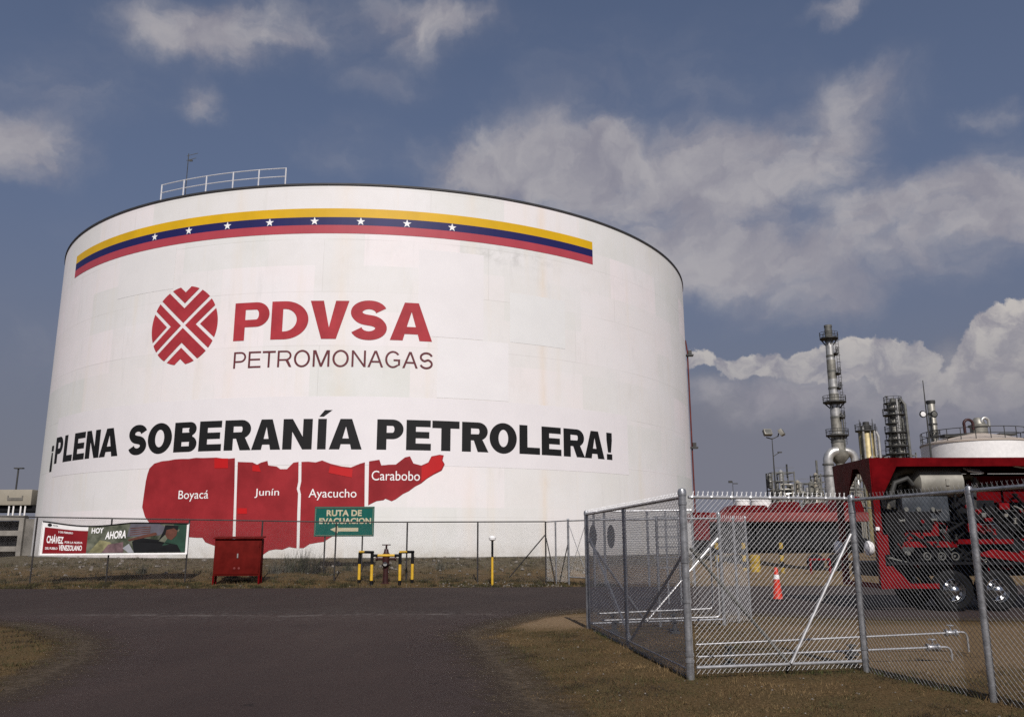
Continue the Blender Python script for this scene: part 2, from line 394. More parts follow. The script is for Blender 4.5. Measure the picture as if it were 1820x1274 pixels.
def asphalt_mat():
    m = bpy.data.materials.new('asphalt'); m.use_nodes = True; t = m.node_tree; b = t.nodes['Principled BSDF']
    b.inputs['Roughness'].default_value = .9; b.inputs['Specular IOR Level'].default_value = .22
    tcn = t.nodes.new('ShaderNodeTexCoord')
    def nz(sc, det=6, ro=.6, st=None):
        n = t.nodes.new('ShaderNodeTexNoise'); n.inputs['Scale'].default_value = sc; n.inputs['Detail'].default_value = det; n.inputs['Roughness'].default_value = ro
        if st:
            mp = t.nodes.new('ShaderNodeMapping'); mp.inputs['Scale'].default_value = st; t.links.new(tcn.outputs['Object'], mp.inputs[0]); t.links.new(mp.outputs[0], n.inputs['Vector'])
        else: t.links.new(tcn.outputs['Object'], n.inputs['Vector'])
        return n.outputs['Fac']
    def ramp(f, els):
        r = t.nodes.new('ShaderNodeValToRGB'); e = r.color_ramp.elements
        e[0].position, e[0].color = els[0][0], (*els[0][1], 1); e[1].position, e[1].color = els[-1][0], (*els[-1][1], 1)
        for p, c in els[1:-1]: k = e.new(p); k.color = (*c, 1)
        t.links.new(f, r.inputs[0]); return r.outputs[0]
    def mx(fac, a, c, bl='MIX'):
        n = t.nodes.new('ShaderNodeMix'); n.data_type = 'RGBA'; n.blend_type = bl
        if isinstance(fac, float): n.inputs[0].default_value = fac
        else: t.links.new(fac, n.inputs[0])
        t.links.new(a, n.inputs[6]); t.links.new(c, n.inputs[7]); return n.outputs[2]
    big = ramp(nz(.35, 5, .6, (1, .45, 1)), [(.3, (.034, .0225, .0195)), (.55, (.044, .030, .0255)), (.75, (.055, .040, .033))])
    fine = ramp(nz(42, 6, .85), [(.3, (.35, .35, .35)), (.58, (1.05, 1.05, 1.05)), (.76, (1.8, 1.75, 1.7))])
    c = mx(.75, big, mx(1.0, big, fine, 'MULTIPLY'))
    scuff = nz(.9, 8, .75, (1, .35, 1)); sr = ramp(scuff, [(.40, (1, 1, 1)), (.60, (1.1, 1.08, 1.06)), (.76, (1.4, 1.35, 1.3))]); c = mx(1.0, c, sr, 'MULTIPLY')
    spots = ramp(nz(2.6, 3, .5), [(.26, (.55, .55, .56)), (.33, (1, 1, 1))]); c = mx(1.0, c, spots, 'MULTIPLY')
    # worn, dust-filled joint where the side road meets the main road
    sp_ = t.nodes.new('ShaderNodeSeparateXYZ'); t.links.new(tcn.outputs['Object'], sp_.inputs[0])
    def mth(op, a, bb=None):
        n = t.nodes.new('ShaderNodeMath'); n.operation = op
        for i, q in enumerate((a, bb)):
            if q is None: continue
            if isinstance(q, (int, float)): n.inputs[i].default_value = q
            else: t.links.new(q, n.inputs[i])
        return n.outputs[0]
    yy = mth('ADD', sp_.outputs[1], mth('MULTIPLY', mth('SUBTRACT', nz(.4, 4, .6, (1, .2, 1)), .5), 1.6))
    dist = mth('ABSOLUTE', mth('SUBTRACT', yy, 20.9))
    def mr(v_, a, b_, c_, d_):
        n = t.nodes.new('ShaderNodeMapRange'); n.interpolation_type = 'SMOOTHSTEP'; t.links.new(v_, n.inputs[0])
        for i, q in enumerate((a, b_, c_, d_)): n.inputs[i+1].default_value = q
        return n.outputs[0]
    thin = mth('MULTIPLY', mr(dist, .02, .35, 1, 0), mr(nz(1.6, 6, .75, (1, .5, 1)), .42, .58, 0, .55))
    wide = mth('MULTIPLY', mr(dist, .2, 2.6, 1, 0), mr(nz(5, 8, .8), .48, .68, 0, .5))
    xm = mth('MULTIPLY', mr(sp_.outputs[0], -13, -9, 0, 1), mr(sp_.outputs[0], -1.5, 1.0, 1, 0))
    dust = mth('MULTIPLY', mth('MAXIMUM', thin, wide), xm)
    dn = t.nodes.new('ShaderNodeRGB'); dn.outputs[0].default_value = (.15, .135, .12, 1)
    newer = t.nodes.new('ShaderNodeRGB'); newer.outputs[0].default_value = (.82, .84, .83, 1)
    c = mx(mr(yy, 20.8, 21.4, 0.0, 1.0), c, mx(1.0, c, newer.outputs[0], 'MULTIPLY'))
    c = mx(dust, c, dn.outputs[0])
    t.links.new(c, b.inputs['Base Color'])
    bp = t.nodes.new('ShaderNodeBump'); bp.inputs['Strength'].default_value = .5; bp.inputs['Distance'].default_value = .01
    t.links.new(nz(90, 4, .7), bp.inputs['Height']); t.links.new(bp.outputs[0], b.inputs['Normal'])
    return m
tag(mb.build('road', asphalt_mat(), smooth=False), kind='structure')

# ------------------------------------------------------------------ grass, pebbles
def blades(name, pts, hmin, hmax, wid, mats, lean=.6):
    n = len(pts); h = rng.uniform(hmin, hmax, n)*rng.uniform(.5, 1, n); a = rng.uniform(0, 2*pi, n); l = rng.uniform(.1, lean, n)*h; b = rng.uniform(0, 2*pi, n)
    p = np.array(pts); u = np.stack([np.cos(a), np.sin(a), np.zeros(n)], 1)*(wid*rng.uniform(.5, 1.2, n))[:, None]
    tip = p+np.stack([np.cos(b)*l, np.sin(b)*l, h], 1); V = np.stack([p-u, p+u, tip], 1).reshape(-1, 3)
    me = bpy.data.meshes.new(name); me.vertices.add(3*n); me.vertices.foreach_set('co', V.ravel())
    me.loops.add(3*n); me.loops.foreach_set('vertex_index', np.arange(3*n, dtype=np.int32)); me.polygons.add(n)
    me.polygons.foreach_set('loop_start', np.arange(0, 3*n, 3, dtype=np.int32)); X_, Y_ = p[:, 0], p[:, 1]
    q = .5+.20*np.sin(X_*1.9+1.3*np.sin(Y_*1.1))+.18*np.sin(Y_*2.3+1.7*np.sin(X_*1.3)+1)+.12*np.sin(X_*5.1-Y_*4.3)+rng.normal(0, .17, n)
    me.polygons.foreach_set('material_index', np.clip((q*len(mats)).astype(np.int32), 0, len(mats)-1).astype(np.int32))
    me.update(calc_edges=True)
    for m in mats: me.materials.append(m)
    o = bpy.data.objects.new(name, me); COL.objects.link(o); return o
g_dry = [mat('dry_straw', (.20, .135, .062), .9, 0, .3, 2), mat('brown_grass', (.105, .066, .028), .9, 0, .3, 2), mat('olive_grass', (.062, .056, .020), .9, 0, .3, 2), mat('dark_thatch', (.028, .020, .012), .9, 0, .3, 2)]
g_strip = [g_dry[1], g_dry[2], mat('dark_olive_grass', (.036, .034, .013), .9, 0, .3, 2), g_dry[3], g_dry[2]]
g_far = [g_dry[0], g_dry[1], g_dry[2], g_dry[2]]
def inside(poly, x, y):
    r = False; n = len(poly)
    for i in range(n):
        (a, b), (c, d) = poly[i], poly[i-1]
        if (b > y) != (d > y) and x < (c-a)*(y-b)/(d-b)+a: r = not r
    return r
roadP = far_edge+right_edge+left_edge
roadS = spline(far_edge, 4)+spline(right_edge, 6)+spline(left_edge, 6)
def scatter(n, x0, x1, y0, y1, dens=None, cl=None):
    out_ = []; cen = None
    if cl: cen = [(random.uniform(x0, x1), random.uniform(y0, y1)) for _ in range(cl)]
    while len(out_) < n:
        if cen and random.random() < .75:
            c = random.choice(cen); x, y = random.gauss(c[0], .10), random.gauss(c[1], .10)
        else: x, y = random.uniform(x0, x1), random.uniform(y0, y1)
        if inside(roadS, x, y): continue
        if dens and random.random() > dens(x, y): continue
        out_.append((x, y, zg(x, y)-.004))
    return out_
def dv(x, y):   # sparse on the sand patch and inside the pen
    s1 = math.exp(-(((x-.85)/1.0)**4+((y-19.2)/1.65)**4)*.9)
    pen = x > 2.25-(y-11.16)*.11 and y > 11.16+(x-2.25)*.228 and y > 11.7-(x-4.7)*4.5
    return (1-.96*min(1, s1*1.5))*(.22 if pen else 1)
tag(blades('dry_grass', scatter(90000, -.9, 7.0, 7.6, 19.2, dv, 700), .012, .05, .0042, g_dry, 1.7), 'short dead brown grass covering the verge around the wire pen', 'grass', kind='stuff')
tp = [q for q in scatter(1500, -.6, 6.5, 8.0, 18.5, dv, 45)]
def along(a, b, n, sp):
    for _ in range(n): t_ = random.random(); x, y = a[0]+(b[0]-a[0])*t_+random.gauss(0, sp), a[1]+(b[1]-a[1])*t_+random.gauss(0, sp); tp.append((x, y, zg(x, y)-.004))
along((2.25, 11.16), (1.53, 17.5), 700, .05); along((2.3, 11.2), (4.7, 11.72), 420, .05); along((4.71, 11.72), (5.69, 7.45), 500, .06)
tag(blades('grass_tufts', tp, .05, .15, .004, [g_dry[0], g_dry[1], g_dry[2], mat('green_blade', (.055, .062, .018), .9, 0, .3, 2)], 1.0), 'scattered taller grass tufts on the verge and along the foot of the wire pen', 'grass', kind='stuff')
tag(blades('grass_island', scatter(20000, -14, -5.6, 8.5, 19.4, None, 300), .02, .08, .007, [g_dry[1], g_dry[2], g_dry[2], g_dry[3], g_dry[3]], 1.2), 'short dry grass on the left road corner', 'grass', kind='stuff')
tag(blades('roadside_grass', scatter(52000, -32, 4, 33.2, 45, lambda x, y: (1-.72*smooth(36, 39, y))*(math.hypot(x-TX, y-TY) > TR+.4), 900), .04, .17, .014, g_strip, .9), 'dry olive grass strip between the road and the white tank', 'grass', kind='stuff')
tag(blades('yard_grass', scatter(9000, 4, 34, 33.8, 52, None, 300), .03, .12, .013, g_far, .9), 'dry grass of the yard behind the wire pen', 'grass', kind='stuff')
mb = MB()
def pebble(x, y, r):
    o = len(mb.v); n = 5
    for k in range(n): a = 2*pi*k/n+random.random(); mb.v.append((x+r*math.cos(a), y+r*math.sin(a), zg(x, y)+.008))
    for k in range(n): a = 2*pi*k/n+random.random()*.5; mb.v.append((x+r*.6*math.cos(a), y+r*.6*math.sin(a), zg(x, y)+.008+r*random.uniform(.5, 1)))
    mb.f += [(o+k, o+(k+1) % n, o+n+(k+1) % n, o+n+k) for k in range(n)]+[tuple(o+n+k for k in range(n))]
for _ in range(260):
    x, y = random.uniform(-25, 3), 33.5+abs(random.gauss(0, .7)); pebble(x, y, random.uniform(.01, .035))
for _ in range(110):
    x, y = random.uniform(-3, 2), random.uniform(33.6, 36); pebble(x, y, random.uniform(.02, .06))
for _ in range(330):      # rubble on the bank below the tank
    a_ = random.uniform(-.62, .5); d_ = TR+random.uniform(.3, 6.5); pebble(TX+d_*math.sin(a_), TY-d_*math.cos(a_), random.choice((.03, .04, .05, .07, .11)))
for _ in range(260): pebble(random.uniform(-.3, 6.5), random.uniform(8.3, 17), random.uniform(.005, .016))
tag(mb.build('pebbles', mat('pale_stone', (.10, .085, .065), .9, 0, .4, 20, col2=(.27, .245, .21)), smooth=False), 'loose pale gravel and rubble along the road edges', 'gravel', kind='stuff')
mb = MB()
for es, k0, k1, sg, num in ((spline(right_edge, 30), 170, -40, 1, 2200), (spline(left_edge, 30), 45, -45, -1, 1100)):
    for _ in range(num):
        x, y = random.choice(es[k0:k1]); k = random.gauss(-.06, .22); pebble(x+sg*k+random.gauss(0, .08), y+random.gauss(0, .2), random.uniform(.004, .014))
tag(mb.build('crumbled_edge', mat('earth_crumb', (.055, .040, .022), .95, 0, .5, 6, col2=(.17, .125, .075)), smooth=False), 'crumbled earth and grit spilling over the asphalt edges', 'gravel', kind='stuff')
# earth washed over the asphalt edges
def dust_mat():
    m = bpy.data.materials.new('washed_earth'); m.use_nodes = True; t = m.node_tree; b = t.nodes['Principled BSDF']; o = t.nodes['Material Output']
    b.inputs['Roughness'].default_value = .95; b.inputs['Specular IOR Level'].default_value = .1
    tcn = t.nodes.new('ShaderNodeTexCoord')
    def nz(sc, det=6):
        n = t.nodes.new('ShaderNodeTexNoise'); n.inputs['Scale'].default_value = sc; n.inputs['Detail'].default_value = det; n.inputs['Roughness'].default_value = .7; t.links.new(tcn.outputs['Object'], n.inputs['Vector']); return n.outputs['Fac']
    r = t.nodes.new('ShaderNodeValToRGB'); r.color_ramp.elements[0].color = (.042, .032, .022, 1); r.color_ramp.elements[1].color = (.105, .080, .055, 1); r.color_ramp.elements[0].position = .35; r.color_ramp.elements[1].position = .68
    t.links.new(nz(14), r.inputs[0]); t.links.new(r.outputs[0], b.inputs['Base Color'])
    at_ = t.nodes.new('ShaderNodeAttribute'); at_.attribute_name = 'cover'
    ad = t.nodes.new('ShaderNodeMath'); ad.operation = 'ADD'; t.links.new(at_.outputs['Fac'], ad.inputs[0]); t.links.new(nz(3.2, 8), ad.inputs[1])
    mr = t.nodes.new('ShaderNodeMapRange'); t.links.new(ad.outputs[0], mr.inputs[0]); mr.inputs[1].default_value = .72; mr.inputs[2].default_value = 1.25; mr.inputs[3].default_value = 0; mr.inputs[4].default_value = .95
    tr_ = t.nodes.new('ShaderNodeBsdfTransparent'); mx = t.nodes.new('ShaderNodeMixShader'); t.links.new(mr.outputs[0], mx.inputs[0]); t.links.new(tr_.outputs[0], mx.inputs[1]); t.links.new(b.outputs[0], mx.inputs[2]); t.links.new(mx.outputs[0], o.inputs[0])
    return m
m_dust = dust_mat()
for es, sg in ((spline(right_edge, 10), 1), (spline(left_edge, 10), 1)):
    V, Fs, cov = [], [], []
    es = [e_ for e_ in es if abs(e_[0]) < 22 and e_[1] > 4]
    for i, (x, y) in enumerate(es):
        a_, b_ = es[max(0, i-1)], es[min(len(es)-1, i+1)]; dx, dy = b_[0]-a_[0], b_[1]-a_[1]; l = math.hypot(dx, dy); nx_, ny_ = -dy/l, dx/l
        for w_, c_ in ((.75, 0.0), (.35, .52), (.0, .70), (-.3, .42), (-.75, .2), (-1.3, 0.0)): V.append((x+nx_*w_*sg, y+ny_*w_*sg, .017)); cov.append(c_)
    for i in range(len(es)-1):
        for k in range(5): o_ = i*6+k; Fs.append((o_, o_+1, o_+7, o_+6))
    me = bpy.data.meshes.new('dusty_shoulder'); me.from_pydata(V, [], Fs); aa = me.attributes.new('cover', 'FLOAT', 'POINT'); aa.data.foreach_set('value', cov); me.update(); me.materials.append(m_dust)
    o = bpy.data.objects.new('dusty_shoulder', me); COL.objects.link(o); tag(o, kind='structure')
# ------------------------------------------------------------------ storage tank
Z0 = .6
tank = thing('storage_tank', 'huge white round oil storage tank painted with flag stripes, red emblem and slogan', 'storage tank', (TX, TY, Z0))
def cyl(u, z, off=0.0):
    th = u/TR; r = TR+off; return (TX+r*math.sin(th), TY-r*math.cos(th), z)
def shell_mat():
    m = bpy.data.materials.new('white_tank_paint'); m.use_nodes = True; t = m.node_tree; b = t.nodes['Principled BSDF']
    b.inputs['Roughness'].default_value = .55; b.inputs['Specular IOR Level'].default_value = .3
    uv = t.nodes.new('ShaderNodeUVMap'); uv.uv_map = 'plates'
    def L(a, c): t.links.new(a, c)
    def nz(sc, st=(1, 1, 1), det=5, ro=.6):
        mp = t.nodes.new('ShaderNodeMapping'); mp.inputs['Scale'].default_value = st; L(uv.outputs[0], mp.inputs[0])
        n = t.nodes.new('ShaderNodeTexNoise'); n.inputs['Scale'].default_value = sc; n.inputs['Detail'].default_value = det; n.inputs['Roughness'].default_value = ro
        L(mp.outputs[0], n.inputs['Vector']); return n.outputs['Fac']
    def mr(v_, a, b_, c_, d_):
        n = t.nodes.new('ShaderNodeMapRange'); L(v_, n.inputs[0])
        for i, q in enumerate((a, b_, c_, d_)): n.inputs[i+1].default_value = q
        return n.outputs[0]
    def mx(fac, a, c, bl='MIX'):
        n = t.nodes.new('ShaderNodeMix'); n.data_type = 'RGBA'; n.blend_type = bl
        for i, q in ((0, fac), (6, a), (7, c)):
            if isinstance(q, float): n.inputs[i].default_value = q
            elif isinstance(q, tuple): n.inputs[i].default_value = (*q, 1)
            else: L(q, n.inputs[i])
        return n.outputs[2]
    br = t.nodes.new('ShaderNodeTexBrick'); L(uv.outputs[0], br.inputs['Vector'])
    br.inputs['Color1'].default_value = (.75, .745, .72, 1); br.inputs['Color2'].default_value = (.78, .765, .752, 1); br.inputs['Mortar'].default_value = (.60, .59, .565, 1)
    br.inputs['Scale'].default_value = 1; br.inputs['Mortar Size'].default_value = .022; br.inputs['Brick Width'].default_value = 9.2; br.inputs['Row Height'].default_value = 3.0
    br.inputs['Bias'].default_value = .0; br.offset = .37; br.inputs['Mortar Smooth'].default_value = .6
    seamfade = mr(nz(.16, (1, 1, 1), 3), .40, .62, .0, 1.0)
    plain = mx(br.outputs['Fac'], br.outputs['Color'], (.768, .757, .738))
    c = mx(seamfade, plain, br.outputs['Color'])
    # repainted squares of slightly different whites
    br2 = t.nodes.new('ShaderNodeTexBrick'); mp = t.nodes.new('ShaderNodeMapping'); mp.inputs['Location'].default_value = (3.1, 1.7, 0); L(uv.outputs[0], mp.inputs[0]); L(mp.outputs[0], br2.inputs['Vector'])
    br2.inputs['Color1'].default_value = (.90, .92, .88, 1); br2.inputs['Color2'].default_value = (1.07, 1.01, 1.015, 1); br2.inputs['Mortar'].default_value = (1, 1, 1, 1); br2.inputs['Mortar Size'].default_value = 0
    br2.inputs['Scale'].default_value = 1; br2.inputs['Brick Width'].default_value = 5.3; br2.inputs['Row Height'].default_value = 2.6
    c = mx(mr(nz(.3), .35, .6, .35, 1.0), c, mx(1.0, c, br2.outputs['Color'], 'MULTIPLY'))
    c = mx(mr(nz(.9, (1, .06, 1), 6, .6), .55, .78, 0, .34), c, (.74, .64, .46))          # rusty run-off streaks
    c = mx(mr(nz(2.4, (1, .12, 1), 6, .7), .56, .80, 0, .34), c, (.54, .53, .49))          # grey dirt streaks
    c = mx(mr(nz(.5, (1, 1, 1), 8, .7), .5, .85, 0, .3), c, (.58, .57, .52))
    # two rust trails from the rim and grime under the flag
    su = t.nodes.new('ShaderNodeSeparateXYZ'); L(uv.outputs[0], su.inputs[0])
    def mth(op, a, bb):
        n = t.nodes.new('ShaderNodeMath'); n.operation = op
        for i, q in enumerate((a, bb)):
            if isinstance(q, (int, float)): n.inputs[i].default_value = q
            else: L(q, n.inputs[i])
        return n.outputs[0]
    wob = mth('MULTIPLY', mth('SUBTRACT', nz(.6, (1, .3, 1), 3), .5), .7)
    for u0_, wd, amt in ((12.6, .42, .34), (1.1, .7, .20), (-4.9, .5, .14), (8.2, .5, .16)):
        d_ = mth('ABSOLUTE', mth('SUBTRACT', mth('ADD', su.outputs[0], wob), u0_), 0)
        c = mx(mth('MULTIPLY', mr(d_, 0, wd, amt, 0), mr(nz(1.2, (1, .4, 1), 5, .6), .3, .65, .15, 1)), c, (.78, .58, .36))
    gr_ = mth('MULTIPLY', mr(mth('ABSOLUTE', mth('SUBTRACT', su.outputs[1], 17.7), 0), 0, .8, .55, 0), mth('MULTIPLY', mr(nz(1.4, (1, 1, 1), 7, .75), .45, .65, 0, 1), mr(mth('ABSOLUTE', mth('SUBTRACT', su.outputs[0], 10.5), 0), 1, 4, 1, .1)))
    c = mx(gr_, c, (.40, .40, .37))
    sz = t.nodes.new('ShaderNodeSeparateXYZ'); L(uv.outputs[0], sz.inputs[0])
    nzz = nz(1.5, (1, 1, 1), 6, .7)
    low = t.nodes.new('ShaderNodeMath'); low.operation = 'MULTIPLY'; L(mr(sz.outputs[1], .7, 1.7, 1.0, 0.0), low.inputs[0]); L(mr(nzz, .35, .65, .1, .7), low.inputs[1])
    c = mx(low.outputs[0], c, (.33, .28, .20))                                            # splashed earth at the foot
    L(c, b.inputs['Base Color'])
    bp = t.nodes.new('ShaderNodeBump'); bp.inputs['Strength'].default_value = .25; bp.inputs['Distance'].default_value = .05
    L(nz(.45, (1, .5, 1), 3), bp.inputs['Height']); L(bp.outputs[0], b.inputs['Normal'])
    return m
NS = 256; me = bpy.data.meshes.new('shell'); V = []; UV = []; Fs = []
zs = list(np.linspace(Z0, TH, 9))
for z in zs:
    for k in range(NS+1):
        u = (k/NS*2-1)*pi*TR; p = cyl(u, z); V.append((p[0]-TX, p[1]-TY, p[2]-Z0)); UV.append((u, z))
for j in range(len(zs)-1):
    for k in range(NS): a = j*(NS+1)+k; Fs.append((a, a+1, a+NS+2, a+NS+1))
me.from_pydata(V, [], Fs); ul = me.uv_layers.new(name='plates')
for lp in me.loops: ul.data[lp.index].uv = UV[lp.vertex_index]
me.polygons.foreach_set('use_smooth', [True]*len(me.polygons)); me.materials.append(shell_mat()); me.update()
sh = bpy.data.objects.new('shell', me); COL.objects.link(sh); sh.parent = tank
MB().lathe((TX, TY, 0), [(TR-.05, TH-.02), (TR*.5, TH+.75), (.01, TH+1.3)], 96).build('roof', m_white, tank)
MB().lathe((TX, TY, 0), [(TR-.04, TH+.005), (TR-.04, TH+.05), (TR+.06, TH+.05), (TR+.06, TH-.05), (TR+.004, TH-.05)], 256).build('rim_girder', m_rim, tank)
MB().lathe((TX, TY, 0), [(TR+.003, .86), (TR+.16, .86), (TR+.16, .97), (TR+.003, .97)], 256).build('base_ring', m_concdk, tank)
def wrap(name, m, vf, off=.012, parent=None):
    v, f = vf
    bm = bmesh.new(); bv = [bm.verts.new((x, y, 0)) for x, y in v]
    for t in f:
        try: bm.faces.new([bv[i] for i in t])
        except ValueError: pass
    x0, x1 = min(p[0] for p in v), max(p[0] for p in v); st = .45; x = math.floor(x0/st)*st+st
    while x < x1:
        bmesh.ops.bisect_plane(bm, geom=bm.verts[:]+bm.edges[:]+bm.faces[:], plane_co=(x, 0, 0), plane_no=(1, 0, 0)); x += st
    bm.verts.index_update()
    mb = MB(); mb.add([cyl(q.co.x, q.co.y, off) for q in bm.verts], [tuple(w.index for w in q.verts) for q in bm.faces]); bm.free()
    o = mb.build(name, m, parent or tank, smooth=False)
    return o
def strip(u0, u1, z0, z1):
    n = 60; v = []
    for i in range(n+1): u = u0+(u1-u0)*i/n; v += [(u, z0), (u, z1)]
    return v, [(2*i, 2*i+2, 2*i+3, 2*i+1) for i in range(n)]
for u0_, u1_, z0_, z1_, c_ in ((-19.9, 19.3, 5.65, 9.25, (.757, .729, .720)), (6.3, 10.4, 8.0+1.3, 12.6, (.772, .755, .738)), (5.2, 8.9, 12.65, 17.6, (.760, .738, .722)), (10.5, 14.2, 12.7, 15.6, (.735, .735, .708)), (-13.6, -9.0, 15.7, 18.2, (.745, .732, .705))):
    wrap('repaint_patch', mat('touch_up_white', c_, .55, 0, .02, .6), strip(u0_, u1_, z0_, z1_), .006)
flag = wrap('flag_stripe', m_flagy, strip(-20.0, 16.52, 19.285, 19.80))
wrap('flag_stripe', m_flagb, strip(-20.0, 16.52, 18.825, 19.283)); wrap('flag_stripe', m_flagr, strip(-20.0, 16.52, 18.34, 18.823))
for i in range(8):
    u = -10.76+i*2.541; lp = [(u+(.25 if k % 2 == 0 else .10)*math.sin(k*pi/5), 19.04+(.25 if k % 2 == 0 else .10)*math.cos(k*pi/5)) for k in range(10)]
    wrap('star', m_letw, flat_mesh([lp]), .024)
# emblem: disc cut into chevrons
def clip(poly, nx_, ny_, d):      # keep nx*x+ny*y <= d
    o = []
    for i in range(len(poly)):
        a, b = poly[i-1], poly[i]; da, db = nx_*a[0]+ny_*a[1]-d, nx_*b[0]+ny_*b[1]-d
        if (da <= 0) != (db <= 0): t = da/(da-db); o.append((a[0]+(b[0]-a[0])*t, a[1]+(b[1]-a[1])*t))
        if db <= 0: o.append(b)
    return o
circ = [(math.cos(2*pi*k/96), math.sin(2*pi*k/96)) for k in range(96)]
mlt, hw = .86, .062
EV, EF = [], []
for (ax, c1, c2, sg) in (('y', .50, .86, 1), ('y', .50, .86, -1), ('x', .44, 9, 1), ('x', .44, 9, -1)):
    for half in (1, -1):
        for lo, hi in ((hw, c1-hw), (c1+hw, c2-(hw*.2))):
            if ax == 'y':   # region  lo < sg*y - m*|x| < hi
                p = clip(circ, -half, 0, 0)
                p = clip(p, mlt*half, -sg, -lo); p = clip(p, -mlt*half, sg, hi)
            else:           # region lo < sg*x - |y|/m < hi
                p = clip(circ, 0, -half, 0)
                p = clip(p, -sg, half/mlt, -lo); p = clip(p, sg, -half/mlt, hi)
            if len(p) > 2:
                o = len(EV); EV += [(-8.07+a*2.23, 13.48+b*2.25) for a, b in p]
                EF += [tuple(o+i for i in t) for t in tessellate_polygon([[Vector((a, b, 0)) for a, b in p]])]
wrap('round_emblem', m_logo, (EV, EF), .012)
# heavy block lettering, cap height 1
def ell(cx, cy, rx, ry, a0, a1, n=18): return [(cx+rx*math.cos(a0+(a1-a0)*i/n), cy+ry*math.sin(a0+(a1-a0)*i/n)) for i in range(n+1)]
def glyph(ch, w, s=.27, t=.205):
    if ch == 'L': return [[(0, 0), (w, 0), (w, t*1.05), (s, t*1.05), (s, 1), (0, 1)]]
    if ch == 'I': return [[(0, 0), (w, 0), (w, 1), (0, 1)]]
    if ch == 'E': return [[(0, 0), (w, 0), (w, t), (s, t), (s, .505-t*.48), (w*.93, .505-t*.48), (w*.93, .505+t*.48), (s, .505+t*.48), (s, 1-t), (w*.98, 1-t), (w*.98, 1), (0, 1)]]
    if ch == 'T': h = w/2; return [[(h-s/2, 0), (h+s/2, 0), (h+s/2, 1-t*1.1), (w, 1-t*1.1), (w, 1), (0, 1), (0, 1-t*1.1), (h-s/2, 1-t*1.1)]]
    if ch == 'N': k = s*.98; v = min(.42, s*1.5); return [[(0, 0), (k, 0), (k, 1-v), (w-k, 0), (w, 0), (w, 1), (w-k, 1), (w-k, v), (k, 1), (0, 1)]]
    if ch == 'V': h = w/2; k = s*.62; return [[(h-k, 0), (h+k, 0), (w, 1), (w-s*1.12, 1), (h, .30), (s*1.12, 1), (0, 1)]]
    if ch == 'A':
        h = w/2; k = s*.60; lg = s*1.08; ya = .968-.6*s; y0, y1 = (.17, .36) if s > .2 else (.28, .28+t)      # crossbar
        xi = lambda y: lg+(h-lg)*y/ya                           # inner edge of the left leg
        return [[(0, 0), (lg, 0), (xi(y0), y0), (w-xi(y0), y0), (w-lg, 0), (w, 0), (h+k, 1), (h-k, 1)], [(xi(y1), y1), (w-xi(y1), y1), (h, ya-.03)]]
    if ch == 'O': return [ell(w/2, .5, w/2, .525, 0, 2*pi, 40)[:-1], ell(w/2, .5, w/2-s*1.04, .525-t*1.02, 0, 2*pi, 32)[:-1]]
    if ch == 'D': r = min(.62, w-.3); return [[(0, 0)]+ell(w-r, .5, r, .5, -pi/2, pi/2, 24)+[(0, 1)], [(s, t)]+ell(w-r, .5, r-s*1.0, .5-t, -pi/2, pi/2, 20)+[(s, 1-t)]]
    if ch in 'PR':
        yb = .35 if ch == 'P' else .385; r = (1-yb)/2; c = 1-r; o = [(0, 0), (s, 0), (s, yb)]
        if ch == 'R': o += [(w*(.66-.7*s), yb), (w-s*1.22, 0), (w, 0), (w*.80, yb*.93)]
        rx = min(r*1.1, w*.46)
        o += ell(w*(.97 if ch == 'R' else 1)-rx, c, rx, r, -pi/2*(.72 if ch == 'R' else 1), pi/2, 18)+[(0, 1)]
        return [o, [(s, yb+t*.93)]+ell(w*(.97 if ch == 'R' else 1)-rx, c, rx-s*.95, r-t*.95, -pi/2, pi/2, 14)+[(s, 1-t*.93)]]
    if ch == 'B':
        m_ = .53; r1, r2 = (1-m_)/2, m_/2
        o = [(0, 0)]+ell(w-r2*1.1, r2, r2*1.1, r2, -pi/2, pi/2*.75, 16)+ell(w*.96-r1*1.1, 1-r1, r1*1.1, r1, -pi/2*.72, pi/2, 16)+[(0, 1)]
        k = t*.86
        return [o, [(s, k)]+ell(w-r2*1.1, r2, r2*1.1-s*.95, r2-k, -pi/2, pi/2, 12)+[(s, m_-k)], [(s, m_+k*.62)]+ell(w*.96-r1*1.1, (m_+k*.62+1-k)/2, r1*1.1-s*.95, (1-k-m_-k*.62)/2, -pi/2, pi/2, 12)+[(s, 1-k)]]
    if ch == 'S':   # thick stroke along a spine
        hh, hv = min(t*.56, .116), min(s*.50, .15); sx = w/2; a_ = w/2-hv
        path = [(sx+a_*math.cos(q), .705+(.315-hh)*math.sin(q)) for q in np.linspace(R_(14), R_(252), 26)]
        path += [(sx+a_*math.cos(q), .295+(.315-hh)*math.sin(q)) for q in np.linspace(R_(72), R_(-166), 26)]
        L_, R2 = [], []
        for i, p in enumerate(path):
            q0, q1 = path[max(0, i-1)], path[min(len(path)-1, i+1)]; dx, dy = q1[0]-q0[0], q1[1]-q0[1]; l = math.hypot(dx, dy); nx_, ny_ = -dy/l, dx/l
            k = hh+(hv-hh)*abs(nx_)**1.5
            if 20 < i < 32: k = hh+(hv-hh)*.7
            L_.append((p[0]+nx_*k, p[1]+ny_*k)); R2.append((p[0]-nx_*k, p[1]-ny_*k))
        return [L_+R2[::-1]]
    if ch == 'M': return [[(0, 0), (s, 0), (s, .80), (w/2-s*.5, 0), (w/2+s*.5, 0), (w-s, .80), (w-s, 0), (w, 0), (w, 1), (w-s*1.5, 1), (w/2, .20), (s*1.5, 1), (0, 1)]]
